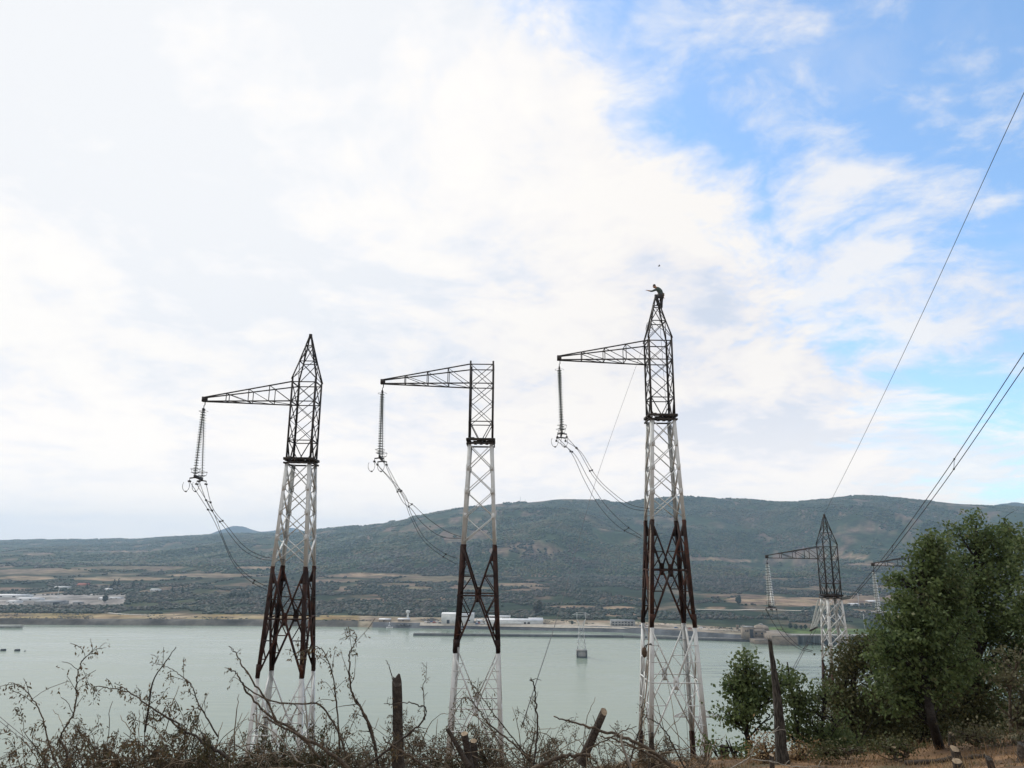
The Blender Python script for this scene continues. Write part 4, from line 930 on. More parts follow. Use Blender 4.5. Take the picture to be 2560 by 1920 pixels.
# dirt road on the far bank
M_road = mat('pale_dirt_road', (.40, .37, .31), (.33, .30, .25), .2, .95)
def far_road(name, pts, w):
    c = catmull([far_hit(u, v) for u, v in pts], 14); a = c[:, 0]/c[:, 1]; tg = np.gradient(c, axis=0); tg[:, 2] = 0; tg /= np.linalg.norm(tg, axis=1, keepdims=True); n_ = np.stack([-tg[:, 1], tg[:, 0], 0*a], 1)*w/2
    L, R_ = c-n_, c+n_
    for s in (L, R_): s[:, 2] = far_height(s[:, 0]/s[:, 1], s[:, 1]) + .6
    b = MB(); v = np.stack([L, R_], 1).reshape(-1, 3); i = np.arange(len(c)-1)[:, None]*2; b.add(v, i + np.array([[0, 1, 3, 2]])); tag(b.build(name, M_road), kind='structure')
far_road('dirt_road', [(145, 1521), (190, 1526), (250, 1531), (310, 1536.5), (380, 1539)], 8)
far_road('quay_road', [(1050, 1561), (1200, 1563.5), (1400, 1567), (1560, 1570), (1700, 1573.5), (1845, 1577)], 7)
far_road('gravel_road', [(1740, 1524), (1830, 1526), (1900, 1524), (1980, 1527), (2100, 1529), (2300, 1532)], 9)

# ------------------------------------------------------------------ woods and forest on the far bank
g0 = (1+5**.5)/2
ICO = np.array([(-1, g0, 0), (1, g0, 0), (-1, -g0, 0), (1, -g0, 0), (0, -1, g0), (0, 1, g0), (0, -1, -g0), (0, 1, -g0), (g0, 0, -1), (g0, 0, 1), (-g0, 0, -1), (-g0, 0, 1)])/math.sqrt(1+g0*g0)
ICF = np.array([(0, 11, 5), (0, 5, 1), (0, 1, 7), (0, 7, 10), (0, 10, 11), (1, 5, 9), (5, 11, 4), (11, 10, 2), (10, 7, 6), (7, 1, 8), (3, 9, 4), (3, 4, 2), (3, 2, 6), (3, 6, 8), (3, 8, 9), (4, 9, 5), (2, 4, 11), (6, 2, 10), (8, 6, 7), (9, 8, 1)])
def scatter(name, N, D0, D1, size, seed, mt, accept, power=1.0):
    r_ = np.random.default_rng(seed); u = r_.uniform(-260, 2820, N); a = np.interp(u, UU, A_COL)
    lo = np.maximum(D0, np.interp(a, A_COL, SH)+95); hi = np.minimum(D1, np.interp(a, A_COL, crest_D)+60)
    D = lo + (hi-lo)*r_.random(N)**power
    z = far_height(a, D); p = np.stack([a*D, D, z], 1); pu, pv = proj(p)
    ok = accept(u, pv, D, p, r_); p = p[ok]; n = len(p)
    s = size[0] + (size[1]-size[0])*r_.random(n)**1.6; s = s*np.clip(p[:, 1]/1800, .8, 1.5)
    v = ICO[None]*(1 + r_.uniform(-.3, .3, (n, 12, 1))) * np.stack([s, s, s*r_.uniform(.6, .95, n)], 1)[:, None]
    v = v + p[:, None] + np.stack([0*s, 0*s, s*.35], 1)[:, None]
    b = MB(); b.add(v.reshape(-1, 3), (np.arange(n)[:, None, None]*12 + ICF[None]).reshape(-1, 3))
    o = b.build(name, mt, smooth=True); tag(o, kind='stuff'); return o
M_wood = leafmat('far_woods', [(.008, .020, .013), (.015, .033, .016), (.030, .036, .022), (.060, .049, .038), (.022, .038, .020)], .009, .12, .45)
M_forest = leafmat('far_forest', [(.010, .026, .015), (.018, .044, .019), (.034, .066, .022), (.078, .070, .028), (.022, .050, .020)], .006, .12, .38)
YARD = lambda u, v: ((np.abs(v-1500) < 14) & (u < 320))
def acc_wood(u, v, D, p, r_):
    n = fbm(p[:, 0]/90, p[:, 1]/140, 77, 4)
    f_ = is_field(u, v) + (n-.5)*.5
    ok = (n > .27) & (f_ < .03) & ~((u < 330) & (v > 1488) & (v < 1515)) & ~((u > 1905) & (v > 1556)) & ~((u > 930) & (u < 1960) & (v > 1549))
    ok &= ~((D > 1700) & (D < 2350) & (u < 900) & (n < .51))
    return ok
scatter('woods', 62000, 700, 2500, (2.4, 4.8), 11, M_wood, acc_wood, 1.15)
def acc_for(u, v, D, p, r_):
    n = fbm(p[:, 0]/200, p[:, 1]/300, 78, 4)
    return (is_field(u, v) + (n-.5)*.5 < .05) & (n > .25)
scatter('forest', 120000, 2050, 6000, (2.3, 4.6), 12, M_forest, acc_for, .85)
def acc_beach(u, v, D, p, r_):
    sh = np.interp(p[:, 0]/p[:, 1], A_COL, SH); n = fbm(p[:, 0]/40, p[:, 1]/30, 79, 3)
    return (u < 1900) & (n > .52)
def scatter_beach(N, seed):
    r_ = np.random.default_rng(seed); u = r_.uniform(-200, 1880, N); a = np.interp(u, UU, A_COL); D = np.interp(a, A_COL, SH) + 18 + 75*r_.random(N)**1.3; z = far_height(a, D)
    p = np.stack([a*D, D, z], 1); keep = acc_beach(u, None, D, p, r_) & ~((u > 940) & (D-np.interp(a, A_COL, SH) < 40)); p = p[keep]; n = len(p); s_ = .5 + 1.3*r_.random(n)**3
    v = ICO[None]*(1 + r_.uniform(-.3, .3, (n, 12, 1)))*np.stack([s_*1.4, s_, s_*.8], 1)[:, None] + p[:, None]
    b = MB(); b.add(v.reshape(-1, 3), (np.arange(n)[:, None, None]*12 + ICF[None]).reshape(-1, 3)); tag(b.build('shore_scrub', M_wood, smooth=True), kind='stuff')
scatter_beach(2600, 15)
# trees one can tell apart over there
M_con = leafmat('far_conifer', [(.014, .026, .018), (.022, .036, .022), (.03, .042, .026)], .05, .1)
def far_tree(kind, u, v, h_, label, group):
    c = far_hit(u, v); r_ = np.random.default_rng(int(u*7+v)); root = thing(kind, label, 'tree', c, group)
    b = MB(); b.tube([c - (0, 0, 1), c + (0, 0, h_*.6)], [h_*.03, h_*.015], 5); b.build('trunk', M_brown, root, origin=c)
    b = MB(); n = 26
    for k in range(n):
        q = k/n
        if kind == 'conifer_tree': R_ = h_*.24*(1-q)**.8 + .3; zc = h_*(.12+.86*q); s = max(.5, h_*.13*(1-q*.75))
        else: R_ = h_*.34*math.sin(math.pi*min(1, q*.92+.08))**.7; zc = h_*(.25+.62*q); s = h_*.15
        a = r_.uniform(0, 6.28); w = ICO*(1 + r_.uniform(-.35, .35, (12, 1)))*s + c + (R_*.7*math.cos(a), R_*.7*math.sin(a), zc); b.add(w, ICF)
    b.build('crown', M_con if kind == 'conifer_tree' else M_wood, root, origin=c, smooth=True)
for (u, v, h_) in ((285, 1466, 16), (296, 1466, 18), (333, 1468, 15), (350, 1469, 14), (216, 1474, 14), (276, 1474, 12), (430, 1480, 13), (455, 1482, 14)):
    far_tree('conifer_tree', u, v, h_, 'dark conifer among the far left woods behind the industrial yard', 'conifers behind the left yard')
for (u, v, h_) in ((576, 1494, 9), (586, 1494, 10), (598, 1494, 9), (608, 1494, 9), (618, 1494, 10)):
    far_tree('round_tree', u, v, h_, 'small round tree in the row along the field left of the leftmost pylon', 'tree row along the far field')
far_tree('round_tree', 262, 1506, 13, 'large dark round tree at the right end of the left industrial yard', None)
far_tree('round_tree', 1345, 1536, 22, 'big grey green round tree above the right end of the long white shed', None)
far_tree('round_tree', 1847, 1512, 16, 'dark round tree standing alone in the dry meadow left of the hanging white strings', None)
far_tree('round_tree', 1430, 1562, 5, 'tiny dark tree on the sand beside the river pylon', None)
for (u, v, h_) in ((1990, 1574, 7), (2003, 1574, 6), (2014, 1574, 7), (1976, 1572, 8)):
    far_tree('round_tree', u, v, h_, 'small dark shrub tree along the lawn above the dam', 'shrub trees on the lawn')

# ------------------------------------------------------------------ foreground vegetation
M_bark = mat('grey_brown_bark', (.115, .088, .062), (.055, .043, .032), 14, .95, bump=.7)
M_barkd = mat('dark_bark', (.042, .034, .028), (.075, .062, .05), 12, .95, bump=.8)
M_barkp = mat('pale_peeled_bark', (.30, .28, .24), (.20, .18, .15), 10, .9)
M_twig = mat('weathered_grey_twigs', (.21, .17, .12), (.085, .066, .046), 6, .95)
M_oakb = mat('dark_oak_bark', (.016, .013, .011), (.030, .025, .021), 10, .95, bump=.8)
M_cut = mat('fresh_cut_wood', (.31, .24, .16), (.20, .15, .10), 22, .85)
M_greyw = mat('grey_rotten_wood', (.13, .118, .10), (.035, .030, .026), 9, .95, bump=1.0, stretch=(6, 6, .7), lo=.38, hi=.6)
L_dry = leafmat('dry_acacia_leaves', [(.070, .055, .036), (.125, .088, .054), (.085, .078, .040), (.170, .108, .062), (.058, .058, .030)], 1.5, .3)
L_olive = leafmat('olive_brush_leaves', [(.034, .038, .017), (.064, .062, .028), (.095, .072, .035), (.042, .050, .022), (.125, .080, .042)], 2.0, .3)
L_oak = leafmat('oak_leaves', [(.044, .070, .026), (.076, .112, .040), (.125, .158, .060), (.060, .092, .034), (.155, .155, .068)], 1.9, .4, .4)
L_oakd = leafmat('dark_oak_leaves', [(.034, .058, .022), (.070, .108, .038), (.130, .170, .062), (.054, .086, .032), (.160, .160, .070)], 1.8, .4, .4)
L_brown = leafmat('browning_leaves', [(.028, .040, .016), (.060, .070, .027), (.095, .088, .038), (.046, .064, .023), (.125, .112, .052)], 1.2, .35)  # brown green, kept darker to hold the shade under the canopies
L_pale = leafmat('pale_green_leaves', [(.070, .078, .038), (.105, .108, .056), (.130, .118, .066), (.085, .090, .044), (.15, .135, .080)], 1.3, .35)
L_grass = leafmat('dry_grass_blades', [(.19, .115, .055), (.27, .17, .085), (.14, .085, .042), (.33, .23, .12), (.10, .088, .038)], 1.1, .3)

def unit(v): v = np.asarray(v, float); return v/(np.linalg.norm(v)+1e-9)
class Plant:
    """stems and leaves of one plant, grown as curved, forking shoots"""
    def __init__(s, seed): s.st = MB(); s.lf = MB(); s.r = np.random.default_rng(seed); s.tips = []
    def shoot(s, p, d, L, r, depth, wig=.22, droop=.0, kids=4, leafy=0.0, lsize=.035, minr=.0035, kid_len=.5, taper=.25):
        n = max(4, int(L/.11)); pts = [np.asarray(p, float)]; d = unit(d); st = L/n; ds = []
        for i in range(n):
            d = unit(d + s.r.normal(size=3)*wig*.5 + np.array([0, 0, -droop*(i/n)])); pts.append(pts[-1] + d*st); ds.append(d)
        pts = np.array(pts); rad = np.maximum(minr, r*(1-(1-taper)*np.linspace(0, 1, n+1)))
        s.st.tube(pts, rad, 5 if r > .012 else 3)
        s.along(pts, ds, rad, depth, wig, droop, kids, leafy, lsize, minr, kid_len)
        return pts
    def along(s, pts, ds, rad, depth, wig=.22, droop=0., kids=4, leafy=0., lsize=.035, minr=.0035, kid_len=.5, lo=.2):
        n = len(ds); L = sum(np.linalg.norm(pts[i+1]-pts[i]) for i in range(n))
        if depth > 0:
            for k in range(kids):
                f_ = lo + (1-lo)*(k + s.r.random())/kids; i = min(n-1, int(f_*n))
                side = unit(np.cross(ds[i], s.r.normal(size=3))); dd = unit(ds[i]*s.r.uniform(.4, 1.0) + side*s.r.uniform(.5, 1.0) + np.array([0, 0, .15]))
                s.shoot(pts[i+1], dd, L*kid_len*s.r.uniform(.5, 1.15)*(1.15-.6*f_), max(minr, rad[i]*.55), depth-1, wig*1.15, droop*1.4+.03*(leafy > 0), max(2, kids-1), leafy, lsize, minr, kid_len)
        if leafy > 0 and depth <= 1:
            m = max(2, int(L*leafy)); i = s.r.integers(int(n*.25), n, m); c = pts[i+1] + s.r.normal(size=(m, 3))*.02
            cl = s.r.random(m) < .75
            # little drooping sprays: a few leaflets under one another
            cs = np.concatenate([c + np.array([0, 0, -.028*q]) + s.r.normal(size=(m, 3))*.014 for q in range(3)])
            s.lf.leaves(cs, lsize*s.r.uniform(.6, 1.25, len(cs)), .38, droop=(0, 0, -.75), rng=s.r)
        s.tips.append(pts[-1])
    def path(s, pts, r0, r1, depth=1, kids=4, leafy=0., lsize=.035, sides=7, wig=.22, droop=0.05, kid_len=.3, minr=.004, jitter=.012, lo=.2):
        c = catmull(pts, 6); c = c + s.r.normal(size=c.shape)*jitter*np.linspace(0, 1, len(c))[:, None]**.5*min(1, r0*40)
        r0, r1 = r0*.78, r1*.62; rad = np.linspace(r0, r1, len(c))*(1 + s.r.uniform(-.08, .08, len(c))); s.st.tube(c, rad, sides)
        ds = [unit(c[i+1]-c[i]) for i in range(len(c)-1)]
        s.along(c, ds, np.minimum(rad, .02), depth, wig, droop, kids, leafy, lsize, minr, kid_len, lo)
        return c
    def build(s, name, label, cat, loc_, bark=M_bark, leaf=L_dry, group=None, wood='stems', lname='leaves'):
        root = thing(name, label, cat, loc_, group)
        if s.st.v: s.st.build(wood, bark, root, origin=loc_, smooth=True)
        if s.lf.v: s.lf.build(lname, leaf, root, origin=loc_)
        return root

# brush and thorn bushes along the crest, from left to right
def brush(name, label, cat, u, D, hgt, spread, stems, seed, leafy=26, lsize=.045, leaf=L_dry, bark=M_bark, lean=(0, 0, 0), kids=5, depth=2, base_leaves=0, droop=.10, group=None, r=.016, flat=1.0):
    hgt *= .88; leafy *= .8; g = on_ground(u, 1900, D); pl_ = Plant(seed); r_ = pl_.r
    for k in range(stems):
        a = r_.uniform(0, 6.28); o_ = np.array([math.cos(a), math.sin(a)*.6, 0])*spread*r_.uniform(.1, .55)
        b0 = g + o_; b0[2] = float(hill_z(b0[0], b0[1])) - .05
        dd = unit(np.array([o_[0]*1.1, o_[1]*.6, hgt*flat*r_.uniform(.6, 1.1)]) + np.array(lean) + r_.normal(size=3)*.25)
        pl_.shoot(b0, dd, hgt*r_.uniform(.65, 1.15), r*r_.uniform(.6, 1.2), depth, .24, droop, kids, leafy, lsize)
    tw = MB()
    for k in range(int((44 + base_leaves*.022)*spread)):
        a = r_.uniform(0, 6.28); q = r_.random()**.6*spread*.6; c = g + np.array([math.cos(a)*q, math.sin(a)*q*.6 - .1, 0]); c[2] = float(hill_z(c[0], c[1])) + r_.uniform(.02, .6)*hgt*(1-q/spread)
        L = r_.uniform(.3, 1.3); dd = unit(r_.normal(size=3)*(1, .6, .55)); mid = c + dd*L*.5 + (0, 0, r_.uniform(0, .24)*L); cv = catmull([c, mid, c + dd*L], 5); cv += r_.normal(size=cv.shape)*.008
        tw.tube(cv, np.linspace(r_.uniform(.005, .011), .0035, len(cv)), 4)
    if base_leaves:
        n = int(base_leaves*1.9); a = r_.uniform(0, 6.28, n); q = r_.random(n)**.5; hh = r_.random(n)**1.15*hgt*.72*(1-q**2*.7)
        c = g + np.stack([np.cos(a)*q*spread*.62, np.sin(a)*q*spread*.4, hh], 1); c[:, 2] = hill_z(c[:, 0], c[:, 1]) + hh
        keep = fbm(c[:, 0]*5+seed, c[:, 2]*5, 3, 3) > .40; c = c[keep]; pl_.lf.leaves(c, lsize*r_.uniform(.7, 1.4, len(c)), .5, rng=r_)
    o = pl_.build(name, label, cat, g, bark, leaf, group); tw.build('dead_twigs', M_twig, o, origin=g, smooth=True)
    return o
brush('thorn_bush', 'sparse thin bush with drooping dry leaves in the bottom left corner', 'bush', 60, 10.0, 1.25, 1.3, 9, 101, 9, 0.055, droop=.16)
brush('thorn_bush', 'half leafy thorn bush between the left corner and the dense dark brush', 'bush', 205, 10.6, 1.35, 1.3, 10, 102, 12, 0.055, droop=.16)
brush('thorn_bush', 'dense dark leafy brush below the straight cut pole on the left', 'bush', 345, 10.4, 1.5, 1.5, 13, 103, 26, 0.056, base_leaves=2600, leaf=L_dry, droop=.15)
brush('thorn_bush', 'leafy brown brush under the arching branch, left of the leftmost pylon', 'bush', 470, 11.0, 1.15, 1.3, 11, 104, 20, 0.055, base_leaves=1500, droop=.14)
brush('cut_brush', 'olive brown heap of cut brush left of the leftmost pylon foot', 'brush', 590, 10.4, 1.0, 1.5, 12, 105, 30, 0.051, L_olive, base_leaves=4200, droop=.12)
brush('cut_brush', 'thick olive heap of cut brush in front of the leftmost pylon', 'brush', 725, 10.8, 1.15, 1.6, 13, 106, 28, 0.051, L_olive, base_leaves=4600, droop=.12)
brush('cut_brush', 'tangled twiggy brush heap right of the leftmost pylon foot', 'brush', 850, 11.2, 1.2, 1.4, 13, 107, 16, 0.049, L_olive, base_leaves=1700, droop=.1)
brush('thorn_bush', 'twiggy bush with small dry leaves left of the snapped post', 'bush', 935, 11.4, 1.35, 1.1, 9, 108, 9, 0.049, droop=.1, kids=6)
brush('thorn_bush', 'thin twiggy bush right behind the snapped post', 'bush', 1045, 12.0, 1.15, 1.2, 9, 109, 8, 0.049, droop=.12, kids=6)
brush('thorn_bush', 'bushy twigs with olive leaves left of the two sawn stumps', 'bush', 1110, 11.6, .85, 1.0, 9, 110, 14, 0.049, L_olive, base_leaves=1100)
brush('thorn_bush', 'fine leafy twigs rising in front of the flat topped pylon', 'bush', 1215, 12.2, 1.25, 1.3, 11, 111, 10, 0.046, droop=.08, kids=6)
brush('thorn_bush', 'bare grey twigs right of the flat topped pylon foot', 'bush', 1300, 11.8, 1.05, 1.1, 11, 112, 4, .036, droop=.05, kids=6, r=.012)
brush('bare_brush', 'leafless tangle of twigs left of the leaning sawn log', 'brush', 1400, 11.4, .85, 1.3, 13, 113, 2, .03, droop=.06, kids=6, r=.011)
brush('bare_brush', 'leafless tangle of twigs under the long fallen pole', 'brush', 1490, 11.0, .6, 1.2, 12, 114, 3, .03, droop=.1, kids=6, r=.011, flat=.7)
brush('bare_brush', 'tangle of dry twigs at the foot of the pylon with the man', 'brush', 1600, 11.8, .85, 1.1, 12, 115, 5, .036, droop=.06, kids=6, r=.012)
brush('bare_brush', 'low spiky twigs between the manned pylon and the oak sapling', 'brush', 1700, 12.2, .55, .9, 8, 116, 3, .034, droop=.04, kids=5, r=.012)

# single cut branches, poles and saplings that stand out of the brush
def branch(label, pts, r0, r1, seed, kids=5, leafy=0., depth=1, bark=M_bark, leaf=L_dry, name='cut_branch', cat='branch', droop=.12, kid_len=.28, lsize=.04, cut=False, group=None, jitter=.012, lo=.2):
    q = [P(u, v, D) for u, v, D in pts]; leafy = leafy*1.15; lsize = .050 if leafy > 6 else lsize; pl_ = Plant(seed); c = pl_.path(q, r0, r1, depth, kids, leafy, lsize, 7, .25, droop, kid_len, jitter=jitter, lo=lo)
    root = pl_.build(name, label, cat, c[0], bark, leaf, group, wood='wood')
    if cut:
        b = MB(); t_ = unit(c[-1]-c[-2]); b.lathe([(0.001, .004), (r1*.93, .003), (r1*.95, -.004)], c[-1], t_, 12); b.build('cut_face', M_cut, root, origin=c[0])
    return root
branch('crooked sapling with a curled tip standing at the far left of the brush', [(172, 1925, 10), (165, 1875, 10), (150, 1848, 10), (160, 1822, 10), (182, 1790, 10), (190, 1745, 10), (192, 1700, 10), (198, 1670, 10), (212, 1645, 10), (228, 1634, 10), (240, 1622, 10.1), (262, 1619, 10.2)], .019, .005, 201, 9, 9, droop=.2, kid_len=.2)
branch('thin stem forking upward near the bottom left corner', [(150, 1925, 9.8), (125, 1870, 9.8), (108, 1800, 9.8), (90, 1760, 9.8), (72, 1735, 9.8), (40, 1708, 9.9), (12, 1712, 10)], .014, .004, 202, 6, 10, droop=.24)
branch('straight dark cut pole leaning right out of the left brush', [(362, 1830, 10.6), (372, 1765, 10.6), (384, 1700, 10.6), (410, 1660, 10.6), (441, 1617, 10.6)], .018, .008, 203, 2, 0, bark=M_barkd, kid_len=.12, jitter=.004)
branch('arching branch hung with dry leaves left of the leftmost pylon', [(545, 1842, 11), (520, 1800, 11), (495, 1755, 11), (478, 1715, 11), (455, 1692, 11), (425, 1672, 11), (382, 1656, 11)], .015, .005, 204, 8, 13, droop=.25, kid_len=.25)
branch('long leafy branch arching left across the dark brush', [(470, 1845, 10.5), (420, 1795, 10.5), (380, 1770, 10.5), (330, 1735, 10.5), (275, 1720, 10.5), (235, 1716, 10.5), (213, 1712, 10.5)], .018, .005, 205, 10, 20, droop=.24, kid_len=.22)
branch('pointed bare branch rising left of the leftmost pylon', [(690, 1800, 10.4), (668, 1755, 10.4), (640, 1712, 10.4), (606, 1665, 10.4), (588, 1630, 10.4), (573, 1618, 10.4)], .020, .009, 206, 3, 1, kid_len=.1)
branch('thorny curved branch with a looped tip left of the leftmost pylon', [(800, 1895, 10.4), (740, 1830, 10.4), (680, 1795, 10.4), (630, 1745, 10.4), (606, 1710, 10.4), (590, 1685, 10.4), (578, 1674, 10.4), (572, 1676, 10.4)], .024, .008, 207, 5, 1, kid_len=.14)
branch('branch curving right across the foot of the leftmost pylon', [(605, 1710, 10.8), (640, 1735, 10.8), (690, 1755, 10.8), (755, 1760, 10.8), (800, 1763, 10.8), (845, 1830, 10.8), (870, 1905, 10.8)], .012, .022, 208, 6, 4, kid_len=.18)
branch('dark thick branch slanting through the brush heap to lower right', [(580, 1902, 10.0), (530, 1868, 10.0), (480, 1836, 10), (420, 1795, 10)], .030, .014, 209, 4, 4, bark=M_barkd, kid_len=.2)
branch('thick branch slanting down right through the middle of the brush', [(875, 1925, 10), (830, 1885, 10), (780, 1855, 10), (710, 1820, 10), (655, 1790, 10)], .034, .016, 210, 4, 3, kid_len=.2)
branch('pale bare branch crossing the olive brush heap', [(745, 1905, 9.9), (720, 1870, 9.9), (690, 1835, 9.9), (655, 1810, 9.9), (620, 1795, 9.9)], .014, .008, 211, 3, 0, bark=M_barkp, kid_len=.15)
branch('tall curved sapling right of the leftmost pylon with curling tips', [(945, 1930, 11), (930, 1830, 11), (905, 1775, 11), (885, 1745, 11), (875, 1705, 11), (873, 1660, 11), (875, 1635, 11), (889, 1605, 11), (890, 1585, 11), (874, 1573, 11.1), (857, 1577, 11.1)], .024, .005, 212, 9, 6, droop=.18, kid_len=.2)
branch('forked branch with dry leaf tassels against the leftmost pylon legs', [(850, 1880, 10.9), (845, 1800, 10.9), (838, 1735, 10.9), (832, 1690, 10.9), (815, 1640, 10.9), (790, 1615, 10.9), (760, 1625, 10.8), (725, 1640, 10.8)], .016, .005, 213, 9, 16, droop=.26, kid_len=.22)
branch('dark curved stem leaning left of the snapped post', [(948, 1935, 11), (935, 1860, 11), (915, 1800, 11), (895, 1760, 11), (880, 1740, 11)], .026, .012, 214, 5, 4, bark=M_barkd)
branch('dark bent branch crossing low in front of the snapped post', [(905, 1922, 10.4), (950, 1890, 10.4), (1000, 1850, 10.4), (1045, 1815, 10.4), (1066, 1775, 10.4), (1050, 1763, 10.4), (1010, 1757, 10.5), (960, 1760, 10.6)], .024, .007, 215, 4, 2, bark=M_barkd, kid_len=.14)
branch('thin bare stem forking upward right of the snapped post', [(1062, 1800, 12), (1060, 1760, 12), (1058, 1715, 12), (1064, 1695, 12), (1067, 1655, 12)], .011, .005, 216, 5, 3, kid_len=.25)
branch('thin bare shoot standing on the left of the snapped post', [(985, 1712, 11.6), (980, 1690, 11.6), (972, 1665, 11.6), (966, 1650, 11.6)], .012, .007, 217, 2, 0, kid_len=.15)
branch('pair of long twigs slanting in front of the flat topped pylon', [(1330, 1905, 11.8), (1275, 1835, 11.8), (1230, 1780, 11.8), (1200, 1735, 11.8), (1178, 1705, 11.8)], .014, .007, 218, 8, 8, kid_len=.25)
branch('slanting branch below the flat topped pylon, hung with leaves', [(1345, 1925, 11.5), (1290, 1865, 11.5), (1240, 1825, 11.5), (1205, 1790, 11.5), (1178, 1752, 11.5), (1155, 1750, 11.5), (1120, 1815, 11.5)], .020, .007, 219, 8, 7, kid_len=.22)
branch('crooked dark bare stem standing alone left of the leaning log', [(1332, 1925, 11), (1340, 1860, 11), (1344, 1800, 11), (1338, 1755, 11), (1337, 1722, 11), (1330, 1703, 11), (1326, 1697, 11)], .021, .010, 220, 3, 0, bark=M_barkd, kid_len=.1)
branch('short hooked twig on top of the crooked dark stem', [(1330, 1700, 11), (1340, 1697, 11), (1353, 1701, 11)], .007, .005, 221, 0, 0, bark=M_barkd)
branch('long fallen pole slanting down right past the leaning log', [(1690, 1925, 10.6), (1640, 1885, 10.6), (1580, 1852, 10.6), (1520, 1832, 10.6), (1470, 1815, 10.6), (1430, 1805, 10.7), (1383, 1792, 10.8)], .036, .014, 222, 5, 0, kid_len=.12)
branch('second fallen pole lying just below the long one', [(1655, 1905, 10.4), (1590, 1868, 10.4), (1540, 1848, 10.4), (1500, 1842, 10.4)], .022, .014, 223, 4, 0, kid_len=.16)
branch('thin branch rising across the fallen poles to the right', [(1400, 1922, 10.2), (1450, 1885, 10.2), (1500, 1858, 10.2), (1550, 1832, 10.2), (1590, 1815, 10.2)], .016, .008, 224, 6, 2, kid_len=.2)
branch('bundle of dark sticks leaning against the manned pylon foot', [(1570, 1925, 11), (1585, 1870, 11), (1600, 1820, 11), (1608, 1785, 11), (1603, 1765, 11)], .018, .007, 225, 6, 4, bark=M_barkd, kid_len=.3)
branch('dark forked stick leaning right of the manned pylon foot', [(1715, 1925, 11.4), (1690, 1880, 11.4), (1668, 1835, 11.4), (1640, 1805, 11.4), (1612, 1792, 11.4)], .018, .009, 226, 5, 1, bark=M_barkd, kid_len=.2)
branch('pale bent peeled pole in front of the fallen poles', [(1582, 1935, 9.6), (1568, 1895, 9.6), (1556, 1865, 9.6), (1553, 1845, 9.6), (1556, 1834, 9.6)], .024, .016, 227, 0, 0, bark=M_barkp, jitter=0)
branch('rough fallen bough curving along the ground left of the pale pole', [(1310, 1935, 9.4), (1350, 1915, 9.4), (1390, 1896, 9.4), (1430, 1888, 9.4), (1472, 1890, 9.4)], .042, .030, 228, 3, 0, cut=True, kid_len=.12, name='fallen_bough')
branch('low bough lying across the ground between snapped post and stumps', [(1080, 1925, 9.8), (1030, 1895, 9.8), (990, 1870, 9.8), (960, 1845, 9.8)], .022, .012, 229, 4, 1, kid_len=.2)
branch('pale bare forked branch lying before the oak sapling', [(1820, 1925, 11), (1868, 1898, 11), (1880, 1880, 11), (1893, 1855, 11), (1920, 1838, 11), (1945, 1825, 11)], .013, .006, 230, 6, 0, bark=M_barkp, kid_len=.25)
branch('pale crooked branch on the ground right of the thin sawn stump', [(1880, 1898, 11), (1930, 1905, 11), (1980, 1916, 11), (2060, 1916, 11)], .012, .006, 231, 4, 0, bark=M_barkp, kid_len=.2)
branch('dark log lying on the dry grass below the sawn stumps', [(2262, 1908, near_hit(2262, 1913)), (2330, 1904, near_hit(2330, 1909)), (2400, 1896, near_hit(2400, 1901)), (2465, 1889, near_hit(2465, 1894))], .045, .06, 232, 1, 0, bark=M_barkd, kid_len=.06, cut=True, name='fallen_log', cat='log')
branch('thin dark stick lying on the dry grass, left of the lying log', [(u_, v_-2, near_hit(u_, v_)) for u_, v_ in ((2070, 1898), (2120, 1901), (2200, 1906))], .013, .008, 233, 2, 0, bark=M_barkd, kid_len=.1)

# stumps, posts and logs
def stump(label, base, top, r0, r1, mt=M_barkd, cutm=M_cut, seed=1, name='tree_stump', cat='stump', rough=.12, snapped=0.0, slant=.25, sides=14, bend=None):
    p, q = np.asarray(base, float), np.asarray(top, float); r_ = np.random.default_rng(seed); n = 12
    line = catmull([p] + ([bend] if bend is not None else []) + [q], n); n = len(line)
    th = np.linspace(0, 2*math.pi, sides, endpoint=False); ax = unit(q-p); a = unit(np.cross(ax, [0, 1, .01])); c_ = np.cross(ax, a)
    gro = r_.uniform(-1, 1, sides); v = []
    for i in range(n):
        f_ = i/(n-1); r = (r0 + (r1-r0)*f_ + .2*r0*max(0, .12-f_)/.12)*(1 + rough*(gro*.7 + r_.uniform(-.5, .5, sides)))
        ring_ = line[i] + r[:, None]*(a*np.cos(th)[:, None] + c_*np.sin(th)[:, None])
        if i >= n-3 and snapped:
            ring_ = ring_ + ax*(snapped*(r_.random(sides)**2)*(i-n+4)/3)[:, None]
        v.append(ring_)
    o_ = v[-1] - line[-1]; v[-1] = v[-1] - ax*((o_ @ np.array([.25, -.95, .2]))*slant*1.6)[:, None]
    b = MB(); k = np.arange(n-1)[:, None]*sides; j = np.arange(sides)[None]; j2 = (j+1) % sides
    b.add(np.concatenate(v), np.stack([k+j, k+j2, k+j2+sides, k+j+sides], -1).reshape(-1, 4))
    root = thing(name, label, cat, p); b.build('bark', mt, root, origin=p, smooth=False)
    top_ = MB(); cc_ = v[-1].mean(0) - ax*snapped*.6
    top_.add(np.concatenate([v[-1], [cc_]]), np.array([(i, (i+1) % sides, sides) for i in range(sides)])); top_.build('cut_face' if not snapped else 'splintered_top', cutm, root, origin=p)
    return root
def gs(u, v, D): return P(u, v, D)
stump('dark snapped post with a splintered top standing in the brush', gs(997, 1930, 11), gs(993, 1710, 11), .078, .064, M_barkd, M_barkd, 1, 'snapped_post', 'post', .16, .13)
stump('thick dark log leaning right, its sawn end showing', gs(1452, 1910, 10.8), gs(1510, 1779, 10.8), .066, .050, M_barkd, M_cut, 2, 'leaning_log', 'log', .10, 0, .5)
